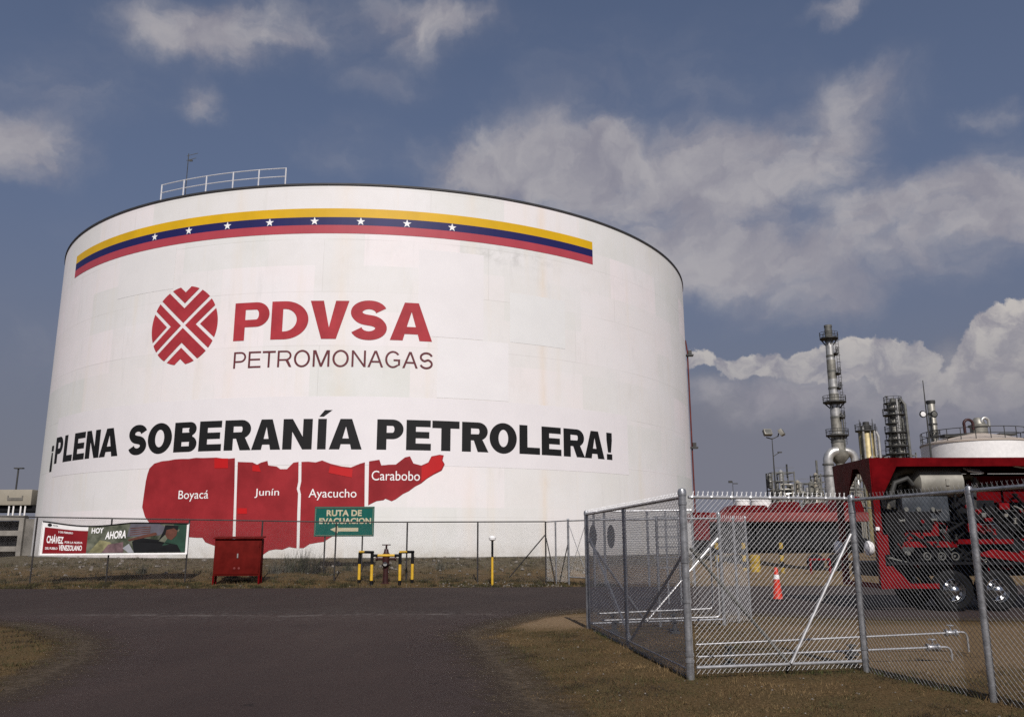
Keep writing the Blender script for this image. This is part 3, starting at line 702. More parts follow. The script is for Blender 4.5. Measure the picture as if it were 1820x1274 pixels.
    if ch == 'G':
        o = ell(w/2, .5, w/2, .52, R_(36), R_(312), 36)+[(w*.97, .16), (w*.97, .51), (w*.54, .51), (w*.54, .51-t), (w*.97-s, .51-t), (w*.97-s, .20)]
        return [o+ell(w/2, .5, w/2-s, .52-t, R_(304), R_(40), 30)]
    if ch == '!': return [[(0, 0), (w, 0), (w, .21), (0, .21)], [(w*.22, .27), (w*.78, .27), (w, .72), (w, 1), (0, 1), (0, .72)]]
    if ch == '¡': return [[(0, .52), (w, .52), (w, .73), (0, .73)], [(w*.22, .46), (w*.78, .46), (w, .0), (w, -.27), (0, -.27), (0, .0)]]
    if ch == 'Í': return [[(0, 0), (w, 0), (w, 1), (0, 1)], [(w*.1, 1.07), (w*.62, 1.07), (w*1.62, 1.29), (w*.72, 1.29)]]
def word(name, m, items, z0, cap, off=.012, **k):
    V, Fc = [], []
    for ch, a, b in items:
        lps = [[(a+x*cap, z0+y*cap) for x, y in lp] for lp in glyph(ch, (b-a)/cap, **k)]
        v, f = flat_mesh(lps); o = len(V); V += v; Fc += [tuple(i+o for i in t) for t in f]
    return wrap(name, m, (V, Fc), off)
word('company_lettering', m_logo, [('P', -4.83, -2.82), ('D', -2.70, -.66), ('V', -.58, 1.50), ('S', 1.60, 3.55), ('A', 3.72, 6.0)], 12.36, 2.12, s=.30, t=.205)
adv = dict(P=667, E=667, T=611, R=722, O=778, M=833, N=722, A=667, G=778, S=667); sb = dict(T=20, A=8); txt = 'PETROMONAGAS'
tot = sum(adv[c] for c in txt)-150; sc_ = 10.72/tot; u = -4.70-75*sc_; its = []
for c in txt: k = sb.get(c, 66 if c not in 'O' else 48); its.append((c, u+k*sc_, u+(adv[c]-(k if c not in 'PESR' else k*.62))*sc_)); u += adv[c]*sc_
word('subsidiary_lettering', mat('dark_maroon_lettering', (.12, .024, .029), .6, 0, .1, 1), its, 10.84, .90, s=.125, t=.108)
for wd in ([('¡', -20.72, -20.22), ('P', -19.82, -18.46), ('L', -18.25, -16.93), ('E', -16.80, -15.42), ('N', -15.30, -13.86), ('A', -13.82, -12.12)],
     [('S', -11.30, -9.92), ('O', -9.84, -8.17), ('B', -8.02, -6.57), ('E', -6.44, -5.09), ('R', -4.93, -3.40), ('A', -3.38, -1.80), ('N', -1.70, -.15), ('Í', .13, .58), ('A', .74, 2.44)],
     [('P', 3.20, 4.58), ('E', 4.73, 6.04), ('T', 6.10, 7.58), ('R', 7.72, 9.22), ('O', 9.28, 10.90), ('L', 11.06, 12.36), ('E', 12.47, 13.80), ('R', 13.96, 15.52), ('A', 15.50, 17.10), ('!', 17.30, 17.78)]):
    word('slogan_lettering', m_ink, wd, 6.45, 1.60, s=.315, t=.225)
BOY = [(-9.18, 2.76), (-9.55, 3.11), (-9.8, 3.6), (-9.76, 4.28), (-9.71, 4.97), (-9.53, 5.66), (-9.23, 5.9), (-8.73, 6.01), (-7.4, 6.09), (-5.69, 6.1), (-4.24, 6.05), (-4.16, 4.56), (-4.11, 3.23), (-4.07, 2.02), (-4.05, 1.25), (-4.61, 1.45), (-5.16, 1.62), (-5.59, 1.76), (-5.78, 1.99), (-6.04, 1.99), (-6.58, 2.02), (-8.24, 2.44)]
JUN = [(-4.07, 5.85), (-3.25, 5.81), (-2.99, 5.69), (-2.79, 5.79), (-2.44, 5.88), (-2.38, 5.64), (-1.93, 5.58), (-1.73, 5.44), (-1.38, 5.44), (-1.06, 5.77), (-.79, 5.81), (-.75, 4.81), (-.81, 4.43), (-.73, 4.2), (-.72, 3.21), (-.66, 1.45), (-1.05, 1.51), (-1.39, 1.38), (-1.74, 1.4), (-2.08, 1.34), (-2.37, 1.14), (-3.2, 1.06), (-3.88, 1.2), (-3.91, 2.02), (-4.0, 3.99)]
AYA = [(-.64, 5.81), (.1, 5.78), (.43, 5.88), (.87, 5.71), (1.45, 5.57), (1.92, 5.52), (2.39, 5.72), (2.63, 5.79), (2.66, 4.53), (2.69, 3.52), (2.48, 3.09), (1.71, 2.39), (1.02, 1.97), (.69, 1.76), (.42, 1.73), (-.02, 1.65), (-.3, 1.46), (-.52, 1.45), (-.56, 3.21), (-.58, 4.15), (-.66, 4.43), (-.6, 4.81)]
CAR = [(2.84, 5.84), (3.37, 5.93), (3.48, 5.63), (4.22, 5.69), (4.69, 6.07), (4.95, 6.13), (5.14, 5.76), (5.55, 5.66), (5.92, 5.83), (6.08, 6.15), (6.52, 6.25), (6.74, 6.22), (6.68, 5.95), (6.8, 5.74), (6.64, 5.41), (6.21, 5.19), (5.57, 4.73), (4.63, 4.17), (4.27, 3.9), (4.06, 3.8), (3.74, 3.93), (3.64, 3.85), (3.28, 3.8), (2.87, 3.59)]
def ragged(p, amp=.035):
    o = []
    for i in range(len(p)):
        a, b = p[i], p[(i+1) % len(p)]; o.append(a); n = int(math.hypot(b[0]-a[0], b[1]-a[1])/.35)
        if abs(b[0]-a[0]) < .12 and abs(b[1]-a[1]) > .5: continue
        for k in range(1, n): t = k/n; o.append((a[0]+(b[0]-a[0])*t+random.uniform(-amp, amp), a[1]+(b[1]-a[1])*t+random.uniform(-amp, amp)))
    return o
for shp in (BOY, JUN, AYA, CAR): wrap('map_region', m_map, flat_mesh([ragged(shp)]))
for shp in ([(-5.42, 6.06), (-4.63, 6.04), (-4.59, 5.53), (-5.37, 5.54)], [(-3.24, 5.65), (-2.9, 5.66), (-2.76, 5.31), (-3.22, 5.36)], [(.85, 5.6), (2.02, 5.43), (1.99, 5.0), (.79, 5.24)],
            [(5.57, 5.6), (5.92, 5.77), (6.1, 6.1), (6.5, 6.2), (6.68, 6.18), (6.62, 5.95), (6.74, 5.74), (6.6, 5.46), (6.21, 5.25), (5.57, 4.8)], [(-3.9, 3.47), (-3.39, 3.46), (-3.37, 3.18), (-3.88, 3.18)]):
    wrap('repaint_patch', m_map2, flat_mesh([shp]), .024)
for body, bx in (('Boyacá', (-7.42, 3.84, -5.61, 4.42)), ('Junín', (-3.02, 3.98, -1.72, 4.45)), ('Ayacucho', (-.18, 3.84, 2.26, 4.42)), ('Carabobo', (3.0, 4.86, 5.49, 5.36))):
    wrap('region_lettering', m_letw, text_tris(body, bx, .0), .026)
# railing along the rim
rail = MB(); A = [R_(a) for a in (-25.5, -21.4, -17.6, -13.4, -9.6, -5.8)]
rp = lambda a, z, r=TR-.15: (TX+r*math.sin(a), TY-r*math.cos(a), z)
for a in A: rail.tube([rp(a, TH), rp(a, TH+1.12)], .042, 6)
for z in (TH+1.1, TH+.6): rail.tube([rp(A[0]+(A[-1]-A[0])*i/20, z) for i in range(21)], .028, 6)
rail.build('roof_railing', mat('pale_railing_paint', (.6, .6, .6), .5, .1, .1, 3), tank)
an = MB(); p0 = Vector(rp(R_(-21.6), TH, TR-.4)); an.tube([p0, p0+Vector((0, 0, 2.9))], .022, 6)
for k, (dx, dz) in enumerate(((.5, 2.85), (.42, 2.55))): an.bar(p0+Vector((-.1, 0, dz-.1)), p0+Vector((dx, .1, dz+.12)), .03, .02)
an.box(p0+Vector((.16, 0, 2.45)), (.2, .08, .09)); an.build('antenna', m_steeldk, tank)
# side pipe with brackets at the right
pu = R_(78.3); pm = MB(); q = lambda r, z: (TX+r*math.sin(pu), TY-r*math.cos(pu), z)
pm.tube([q(TR+.13, 1.0), q(TR+.13, 16.0), q(TR+.02, 16.9)], .06, 8); pipe = pm.build('foam_pipe', mat('rusty_red_pipe', (.10, .018, .014), .6, 0, .3, 1), tank)
for z in (15.7, 8.6):
    MB().box(q(TR+.28, z), (.55, .4, .12)).box(q(TR+.30, z+.2), (.26, .3, .34)).build('pipe_bracket', m_steeldk, pipe)
# ------------------------------------------------------------------ fences
def weave(mb, p0, p1, zb0, zt0, zb1=None, zt1=None, pitch=.0707, r1=.0024, r2=.0019, barbs=True, n=3):
    """chain-link: two families of diagonal wires between p0 and p1 (x, y)"""
    zb1 = zb0 if zb1 is None else zb1; zt1 = zt0 if zt1 is None else zt1
    a, b = Vector((*p0, 0)), Vector((*p1, 0)); L = (b-a).length; d = (b-a)/L; nrm = Vector((d.y, -d.x, 0)); H = zt0-zb0
    def P(s_, h, o): return a+d*s_+nrm*o+Vector((0, 0, zb0+(zb1-zb0)*s_/L+h))
    k = -math.ceil(H/pitch)
    while k*pitch < L:
        c = k*pitch; s0, s1 = max(0, c), min(L, c+H)
        if s1 > s0+.01: mb.tube([P(s0, s0-c, .004), P(s1, s1-c, .004)], r1, n, False)
        c2 = c+H; s0, s1 = max(0, c), min(L, c2)
        if s1 > s0+.01: mb.tube([P(s0, c2-s0, -.004), P(s1, c2-s1, -.004)], r2, n, False)
        if barbs and 0 < c < L:
            mb.tube([P(c-.012, H-.01, .003), P(c+.012, H+.05, -.003)], r1, n, False); mb.tube([P(c+.012, H-.01, -.003), P(c-.012, H+.05, .003)], r1, n, False)
        k += 1
def fpost(p, z0, z1, r, m, root, cap=True):
    mb = MB(); mb.tube([(p[0], p[1], z0-.15), (p[0], p[1], z1)], r, 12)
    if cap: mb.lathe((p[0], p[1], z1), [(r*1.12, -.05), (r*1.15, .0), (r*.9, .035), (.002, .05)], 12)
    return mb.build('post', m, root)
C0, C1, C2, C3 = (2.25, 11.16), (1.53, 17.55), (4.71, 11.72), (5.20, 9.58)
C4 = (4.42, 18.15)
PT = 2.31
grpF = 'galvanised chain link panels of the pen'
# left run of the pen
fl = thing('chain_link_fence', 'galvanised chain link side of the pen running back from the thick corner post', 'fence', (*C0, 0), grpF)
fpost(C0, 0, PT+.04, .052, m_galv, fl)
for z in (.22, .30, .95, 1.45, 2.2): MB().lathe((*C0, z), [(.053, -.018), (.060, -.018), (.060, .018), (.053, .018)], 14).build('tension_band', m_galv, fl)
fpost((1.90, 14.45), 0, PT-.06, .034, m_galv, fl); fpost(C1, 0, PT-.01, .045, m_galv, fl)
MB().tube([(C0[0], C0[1], PT-.03), (C1[0], C1[1], PT-.05)], .024, 8).build('top_rail', m_galv, fl)
mb = MB(); weave(mb, C0, C1, .0, PT-.01, r1=.0035, r2=.0030); mb.build('wire_mesh', m_wireg, fl)
lerp2 = lambda a, b, t: (a[0]+(b[0]-a[0])*t, a[1]+(b[1]-a[1])*t)
def brace(root, a, za, b, zb, m=m_galv, r=.021, name='brace'):
    return MB().tube([(a[0], a[1], za), (b[0], b[1], zb)], r, 8).build(name, m, root)
off = lambda p, dx, dy: (p[0]+dx, p[1]+dy)
brace(fl, off(C1, .06, 0), 1.78, off((1.90, 14.45), .06, 0), .12); brace(fl, off(C0, .05, .1), 1.62, off((1.90, 14.45), .05, -.1), .14)
MB().tube([(C0[0]+.03, C0[1], .10), (C1[0]+.03, C1[1], .12)], .012, 6).build('bottom_rail', m_galv, fl)
# gate panel at the front
gt = thing('chain_link_gate', 'galvanised chain link gate with two braces meeting at the foot, facing the road', 'gate', (*C0, 0), grpF)
g0, g1 = lerp2(C0, C2, .035), lerp2(C0, C2, .975)
MB().tube([(*g0, PT-.03), (*g1, PT-.03)], .021, 8).build('top_rail', m_galvb, gt)
MB().tube([(*g0, .14), (*g1, .14)], .021, 8).build('bottom_rail', m_galvb, gt)
mid = lerp2(C0, C2, .56)
b1 = brace(gt, off(g1, 0, -.025), 1.80, off(mid, 0, -.025), .15, m_galvb); brace(gt, off(g0, 0, .03), 1.62, off(mid, -.03, .03), .17, m_steelmd)  # left brace in darker steel: shade of its back side put into the colour
mb = MB(); weave(mb, g0, g1, .06, PT-.0, r1=.0030, r2=.0021); mb.build('wire_mesh', m_wire, gt)
for k in range(9): p = lerp2(g0, g1, .02+.96*k/8); MB().lathe((*p, PT-.03), [(.026, -.012), (.026, .012)], 8, 'x').build('wire_tie', m_galv, gt)
# right run
fr = thing('chain_link_fence', 'galvanised chain link panel coming towards the viewer at the right edge', 'fence', (*C2, 0), grpF)
fpost(C2, 0, PT-.02, .044, m_galv, fr)
for z in (.3, 1.05, 1.7, 2.1): MB().lathe((*C2, z), [(.045, -.014), (.051, -.014), (.051, .014), (.045, .014)], 12).build('tension_band', m_galv, fr)
fpost(C3, 0, PT-.04, .040, m_galv, fr); C3b = (5.69, 7.45); fpost(C3b, 0, PT-.04, .040, m_galv, fr)
MB().tube([(*C2, PT-.05), (*C3b, PT-.05)], .022, 8).build('top_rail', m_galv, fr)
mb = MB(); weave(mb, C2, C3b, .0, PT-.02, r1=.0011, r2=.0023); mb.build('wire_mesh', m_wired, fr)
# rear run
fb = thing('chain_link_fence', 'galvanised chain link panel across the back of the pen, braced like a V', 'fence', (*C1, 0), grpF)
fpost(C4, 0, PT-.03, .040, m_galv, fb); fpost(lerp2(C1, C4, .52), 0, PT-.12, .030, m_galv, fb)
fpost((4.85, 18.62), 0, PT-.1, .028, m_galv, fb); fpost((5.15, 18.75), 0, PT-.1, .020, m_galv, fb)
MB().tube([(*C1, PT-.16), (*C4, PT-.12)], .021, 8).build('top_rail', m_galv, fb)
MB().tube([(*C1, .10), (*C4, .12)], .021, 8).build('bottom_rail', m_galv, fb)
mm = lerp2(C1, C4, .42); brace(fb, off(C4, -.05, -.04), 1.78, off(mm, 0, -.04), .12, m_galvb); brace(fb, off(C1, .05, -.05), 1.72, off(mm, -.04, -.05), .13)
mb = MB(); weave(mb, C1, C4, .05, PT-.1); weave(mb, C4, (5.15, 18.75), .05, PT-.1); mb.build('wire_mesh', m_wireg, fb)
# low pipes inside the pen
def run_pipe(label, pts, r, supports=(), valve=None, group=None, m=m_galvb):
    t = thing('pipeline', label, 'pipe', pts[0][:2]+(0,), group)
    P = [Vector(p) for p in pts]; sm = [P[0]]
    for i in range(1, len(P)-1):     # rounded bends
        a, b, c = P[i-1], P[i], P[i+1]; k = .09
        a2 = b+(a-b).normalized()*k; c2 = b+(c-b).normalized()*k
        sm += [a2.lerp(b, t_).lerp(b.lerp(c2, t_), t_) for t_ in (0, .25, .5, .75, 1)]
    sm.append(P[-1]); MB().tube(sm, r, 10).build('pipe', m, t)
    for (x, y, z) in supports:
        MB().box((x, y, z/2-.01), (.05, .05, z)).box((x, y, z-r-.012), (.12, .12, .02)).box((x, y, .02), (.16, .16, .04)).build('support', m_steeldk, t)
    if valve:
        v_ = Vector(valve); MB().lathe(tuple(v_), [(.001, -.09), (.055, -.09), (.055, -.06), (.034, -.05), (.040, 0), (.034, .05), (.055, .06), (.055, .09), (.001, .09)], 12, 'x').tube([v_, v_+Vector((0, 0, .11))], .012, 6).tube(arc(v_+Vector((0, 0, .11)), .05, 0, 2*pi, 14, (1, 0, 0), (0, 1, 0)), .008, 5).build('valve', m_galv, t)
    return t
gp = 'thin galvanised pipes laid low in the pen'
q0, q1, q2, q3 = at(1238, 1145, 13.35), at(1690, 1124, 13.55), at(1718, 1122, 13.55), at(1722, 1178, 13.55)
run_pipe('upper of two long galvanised pipes behind the gate, turning down at its right end', [tuple(q0), tuple(q1), tuple(q2), (q2.x, q2.y, .03)], .016, [(q0.x+.5, q0.y+.01, q0.z-.01), (q0.x+2.4, q0.y+.1, q0.z)], tuple(q1), gp)
q0, q1, q2 = at(1240, 1167, 12.30), at(1658, 1150, 12.60), at(1690, 1149, 12.60)
run_pipe('lower of two long galvanised pipes behind the gate, ending in a valve', [tuple(q0), tuple(q1), tuple(q2), (q2.x, q2.y, .03)], .016, [(q0.x+.45, q0.y+.01, q0.z-.01), (q0.x+2.2, q0.y+.15, q0.z)], tuple(q1), gp)
q0, q1, q2 = at(1062, 1090, 16.9), at(1268, 1081, 17.1), at(1256, 965, 17.1)
run_pipe('galvanised conduit beside the back panel bending straight up, upper of a pair', [tuple(q0), tuple(q1), (q1.x, q1.y, q2.z)], .018, [(q0.x+.3, q0.y+.01, q0.z), (q0.x+1.5, q0.y+.1, q0.z)], None, gp)
q0, q1, q2 = at(1070, 1102, 16.5), at(1280, 1096, 16.7), at(1268, 985, 16.7)
run_pipe('galvanised conduit beside the back panel bending straight up, lower of a pair', [tuple(q0), tuple(q1), (q1.x, q1.y, q2.z)], .018, [(q0.x+.25, q0.y+.01, q0.z), (q0.x+1.4, q0.y+.1, q0.z)], None, gp)
# cable ladder standing behind the pen
lt = thing('cable_ladder', 'grey steel ladder rack standing behind the pen left of the thick corner post', 'ladder', (at(1190, 1000, 24).x, 24, 0))
x0, x1 = at(1168, 950, 24).x, at(1206, 950, 24).x
MB().bar((x0+.25, 24, 0), (x0+.25, 24, 2.55), .05).bar((x1, 24, 0), (x1, 24, 2.55), .05).build('stile', m_galv, lt)
mb = MB()
for k in range(6): mb.bar((x0-(.1 if k % 2 else 0), 24, 1.0+k*.28), (x1, 24, 1.0+k*.28), .035)
mb.build('rung', m_galv, lt)

# ------------------------------------------------------------------ back fence along the road
YF = 36.0
bf = thing('chain_link_fence', 'long dark chain link fence with thin top rail between the road and the white tank', 'fence', (-8, YF, 0))
fx = [at(p, 975, YF).x for p in (-330, -200, -70, 60, 194, 333, 464, 596, 723, 849, 970)]
ztop = lambda x: 2.56+max(0, (-7-x))*.019
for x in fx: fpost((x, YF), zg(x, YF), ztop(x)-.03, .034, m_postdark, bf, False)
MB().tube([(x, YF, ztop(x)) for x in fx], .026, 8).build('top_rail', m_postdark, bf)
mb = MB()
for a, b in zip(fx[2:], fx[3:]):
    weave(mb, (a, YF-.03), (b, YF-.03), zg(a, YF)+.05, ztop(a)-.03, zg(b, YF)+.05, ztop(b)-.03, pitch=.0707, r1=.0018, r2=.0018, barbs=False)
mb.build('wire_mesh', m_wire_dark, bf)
brace(bf, (fx[-1]-.03, YF-.02), 2.0, (at(905, 1010, YF).x, YF+.5), .25, m_postdark, .026); brace(bf, (fx[-1]+.02, YF), 1.9, (at(986, 1010, YF).x, YF-.6), .1, m_postdark, .022)
# galvanised return and half open gate
E0 = (fx[-1], YF); E1 = (2.28, 34.8)
ga = thing('chain_link_gate', 'narrow galvanised gate leaf with an X brace where the dark fence ends', 'gate', (*E1, 0))
fpost(E1, 0, 2.62, .045, m_galv, ga); E2 = (at(1043, 975, 34.0).x, 34.0); fpost(E2, 0, 2.60, .04, m_galv, ga)
for z in (2.56, .32): MB().tube([(*E1, z), (*E2, z)], .024, 8).build('gate_rail', m_galv, ga)
brace(ga, E1, 2.5, E2, .35, r=.012); brace(ga, off(E1, 0, .03), .35, off(E2, 0, .03), 2.5, r=.012)
mb = MB(); weave(mb, E1, E2, .3, 2.55, r1=.0022, r2=.0022, barbs=False); mb.build('wire_mesh', m_wire, ga)
fe = thing('chain_link_fence', 'short galvanised return panel joining the dark fence to the gate leaf', 'fence', (*E0, 0))
fpost(lerp2(E0, E1, .45), .05, 2.5, .034, m_galv, fe); MB().tube([(*E0, 2.55), (*E1, 2.57)], .024, 8).build('top_rail', m_galv, fe)
mb = MB(); weave(mb, E0, E1, .12, 2.52, r1=.0024, r2=.0024, barbs=False); mb.build('wire_mesh', m_wire, fe); brace(fe, lerp2(E0, E1, .97), 1.6, lerp2(E0, E1, .6), .1, r=.022, m=m_postdark)
# fence going on behind the pen
fc = thing('chain_link_fence', 'grey chain link fence seen through the pen with two dark oval plates on it', 'fence', (4, 33.9, 0))
xs = [at(p, 975, 33.9).x for p in (1056, 1075, 1152, 1232)]
for x in xs: fpost((x, 33.9), 0, 2.9, .05, m_galv, fc, False)
MB().tube([(xs[0], 33.9, 2.9), (xs[-1], 33.9, 2.95)], .03, 8).build('top_rail', m_galv, fc)
mb = MB(); weave(mb, (xs[0], 33.87), (xs[-1], 33.87), .1, 2.9, r1=.003, r2=.003, barbs=False); mb.build('wire_mesh', m_wire, fc)
for px, lab in ((1054, 'left of two dark oval plates hung on the fence behind the pen'), (1086, 'right of two dark oval plates hung on the fence behind the pen')):
    c = at(px, 953, 33.75); t = MB(); n = 24
    t.prism([(c.x+.15*math.cos(2*pi*k/n), c.y, c.z+.46*math.sin(2*pi*k/n)) for k in range(n)], (0, .04, 0))
    tag(t.build('oval_plate', m_steeldk, smooth=False), lab, 'plate', 'oval plates on the fence')
# ------------------------------------------------------------------ banner on the fence
YB = 35.86
BL, BR_, TLz, TRz = at(71, 975, YB).x, at(333, 975, YB).x, at(73, 926, YB).z, at(333, 930, YB).z
BBl, BBr = at(68, 986, YB).z, at(332, 984, YB).z
bn = thing('banner', 'wide printed banner with red text panel and white border tied to the fence', 'banner', (BL, YB, BBl))
def B(u, v, off=0.0):     # u 0..1 along, v 0..1 up; the top hem sags
    sag = .17*math.sin(pi*min(1, u/.62))**1.3 if u < .62 else 0
    zt = TLz+(TRz-TLz)*u-sag*1.0; zb = BBl+(BBr-BBl)*u
    return (BL+(BR_-BL)*u, YB-off-.03*math.sin(9*u)*v, zb+(zt-zb)*v)
def bsheet(name, m, u0, u1, v0, v1, off, n=24, parent=bn, skew=0.0):
    mb = MB(); V = []
    for i in range(n+1):
        u = u0+(u1-u0)*i/n; V += [B(u, v0, off), B(u+skew, v1, off)]
    mb.add(V, [(2*i, 2*i+2, 2*i+3, 2*i+1) for i in range(n)]); return mb.build(name, m, parent, smooth=False)
def bpoly(name, m, lp, off, parent=bn):
    v, f = flat_mesh([lp]); mb = MB(); mb.add([B(x, y, off) for x, y in v], f); return mb.build(name, m, parent, smooth=False)
bsheet('sheet', m_white, 0, 1, 0, 1, 0)
bsheet('text_panel', mat('banner_red', srgb(122, 16, 24), .5, 0, .12, 2), .018, .315, .045, .83, .006)
m_pic = mat('printed_picture_ground', srgb(62, 72, 50), .5, 0, .5, 1.6, col2=srgb(112, 114, 98))
pic = bsheet('picture', m_pic, .315, .986, .045, .985, .006)
bpoly('printed_shape', mat('printed_green', srgb(38, 66, 52), .5, 0, .25, 2), [(.80, .06), (.984, .06), (.984, .975), (.90, .975), (.86, .5)], .010, pic)
bpoly('printed_shape', mat('printed_grey', srgb(92, 90, 98), .5, 0, .2, 2), [(.58, .56), (.60, .97), (.80, .97), (.88, .8), (.80, .6)], .012, pic)
bpoly('printed_shape', mat('printed_dark', srgb(14, 15, 17), .5, 0, .3, 3), [(.64, .06), (.62, .40), (.66, .52), (.72, .50), (.80, .46), (.84, .62), (.92, .60), (.93, .92), (.84, .94), (.83, .75), (.80, .42), (.93, .3), (.96, .06)], .014, pic)
m_skin = mat('printed_brown', srgb(92, 56, 44), .5, 0, .25, 4)
bpoly('printed_shape', m_skin, [(.59, .47), (.70, .62), (.78, .70), (.79, .62), (.70, .52), (.60, .42)], .018, pic)
bpoly('printed_shape', m_skin, [(.845, .62), (.85, .78), (.90, .84), (.925, .76), (.92, .6), (.89, .46), (.86, .5)], .018, pic)
bpoly('printed_shape', mat('printed_pale', srgb(150, 152, 156), .5, 0, .15, 4), [(.60, .06), (.56, .2), (.60, .34), (.64, .06)], .012, pic)
def btext(body, u0, v0, u1, v1, off, m=m_letw, bold=.02, shear=0.0, parent=bn):
    v, f = text_tris(body, (u0, v0, u1, v1), bold, 1.0, shear); mb = MB(); mb.add([B(x, y, off) for x, y in v], f); return mb.build('banner_lettering', m, parent, smooth=False)
btext('CHÁVEZ', .040, .36, .155, .64, .012, bold=.03); btext('VENEZOLANO', .128, .14, .285, .32, .012, bold=.03)
btext('DEL PUEBLO', .036, .17, .120, .24, .012, bold=.02); btext('POR LA NUEVA', .165, .38, .285, .45, .012); btext('5 DE FEBRERO', .115, .70, .215, .76, .012)
btext('HOY', .34, .74, .42, .93, .020, bold=.03); btext('AHORA', .435, .52, .575, .78, .020, bold=.03, shear=.1)
MB().add([B(.05+.016*math.cos(2*pi*k/14), .91+.05*math.sin(2*pi*k/14), .006) for k in range(14)], [tuple(range(14))]).build('emblem', m_ink, bn, False)
btext('PDVSA', .072, .885, .108, .935, .006, m_ink, .01)
e = MB()
for a, b in (((0, 0), (1, 0)), ((1, 0), (1, 1)), ((0, 0), (0, 1))): e.bar(B(*a, .012), B(*b, .012), .045, .03)
e.build('white_edging', m_white, bn, False)
bpoly('printed_shape', mat('printed_straw', srgb(126, 122, 88), .5, 0, .4, 3), [(.33, .06), (.40, .50), (.47, .42), (.52, .20), (.50, .06)], .010, pic)
bpoly('printed_shape', mat('printed_mauve', srgb(104, 82, 84), .5, 0, .4, 3), [(.42, .06), (.46, .34), (.56, .40), (.57, .06)], .0115, pic)
for k in range(4): bpoly('printed_shape', m_skin, [(.60, .60+k*.07), (.74, .68+k*.06), (.74, .71+k*.06), (.60, .625+k*.07)], .016+k*.0006, pic)
MB().tube([B(k/30, 1.0, .02) for k in range(31)], .022, 6).build('hem', m_black, bn)

# ------------------------------------------------------------------ evacuation sign (stands behind the fence)
YS = 38.4
es_ = thing('evacuation_sign', 'green evacuation route sign with a left arrow on two thin posts', 'sign', (at(610, 1000, YS).x, YS, zg(-8, YS)))
sx0, sx1, sz0, sz1 = at(559, 925, YS).x, at(665, 925, YS).x, at(612, 953, YS).z, at(612, 900, YS).z
pnl = MB().box(((sx0+sx1)/2, YS, (sz0+sz1)/2), (sx1-sx0, .04, sz1-sz0)).build('panel', m_green, es_, False)
e = MB(); k = .05
for a, b in (((sx0+k, sz0+k), (sx1-k, sz0+k)), ((sx0+k, sz1-k), (sx1-k, sz1-k)), ((sx0+k, sz0+k+.03), (sx0+k, sz1-k-.03)), ((sx1-k, sz0+k+.03), (sx1-k, sz1-k-.03))):
    e.bar((a[0], YS-.026, a[1]), (b[0], YS-.026, b[1]), .05, .008)
e.build('border', m_cream, es_, False)
def stext(body, u0, v0, u1, v1):
    X = lambda u: sx0+(sx1-sx0)*u; Zz = lambda w: sz0+(sz1-sz0)*w
    v, f = text_tris(body, (X(u0), Zz(v0), X(u1), Zz(v1)), .035, 1.03); MB().add([(x, YS-.026, z) for x, z in v], f).build('sign_lettering', m_cream, es_, False)
stext('RUTA DE', .20, .68, .79, .89); stext('EVACUACION', .08, .42, .95, .62)
X = lambda u: sx0+(sx1-sx0)*u; Zz = lambda w: sz0+(sz1-sz0)*w
v, f = flat_mesh([[(X(.27), Zz(.235)), (X(.40), Zz(.35)), (X(.40), Zz(.29)), (X(.74), Zz(.29)), (X(.74), Zz(.17)), (X(.40), Zz(.17)), (X(.40), Zz(.11))]])
MB().add([(x, YS-.026, z) for x, z in v], f).build('arrow', m_cream, es_, False)
for px in (576, 643): x = at(px, 980, YS).x; MB().bar((x, YS+.05, zg(x, YS)-.2), (x, YS+.05, sz1-.05), .06).build('post', m_postdark, es_, False)

# ------------------------------------------------------------------ red hose cabinet
YC = 34.9
cx0, cx1 = at(378, 1000, YC).x, at(464, 1000, YC).x; cz1, cz0 = at(420, 957, YC).z, at(420, 1023, YC).z; D = .36
cb = thing('hose_cabinet', 'dark red steel fire hose cabinet on four legs beside the fence', 'cabinet', ((cx0+cx1)/2, YC, 0)); xm = (cx0+cx1)/2
MB().bev((xm, YC+D/2, (cz0+cz1)/2), (cx1-cx0-.06, D, cz1-cz0), .015).build('body', m_cab, cb)
d1 = MB().bev((xm, YC-.012, (cz0+cz1)/2-.01), (cx1-cx0-.16, .03, cz1-cz0-.14), .008).build('door', m_cab, cb)
MB().box((xm+.03, YC-.04, (cz0+cz1)/2+.06), (.05, .05, .17)).build('latch', m_alum, d1, False)
mb = MB()
for dx in (-.08, .10): mb.lathe((xm+dx, YC-.03, cz0+.3), [(.001, .012), (.045, .008), (.05, 0)], 12, 'y')
mb.build('vent', m_pipered, d1); mb = MB()
for z in (cz0+.25, cz1-.25): mb.tube([(cx1-.09, YC-.03, z-.08), (cx1-.09, YC-.03, z+.08)], .02, 8)
mb.build('hinge', m_cab, d1)
MB().prism([(cx0-.03, YC-.09, cz1+.002), (cx0-.03, YC+D+.05, cz1+.07), (cx0-.03, YC+D+.05, cz1+.10), (cx0-.03, YC-.09, cz1+.035)], (cx1-cx0+.06, 0, 0)).build('lid', m_cab, cb, False)
for x in (cx0+.06, cx1-.06):
    for y in (YC+.03, YC+D-.04): MB().bar((x, y, -.02), (x, y, cz0+.005), .07).build('leg', m_reddk, cb, False)

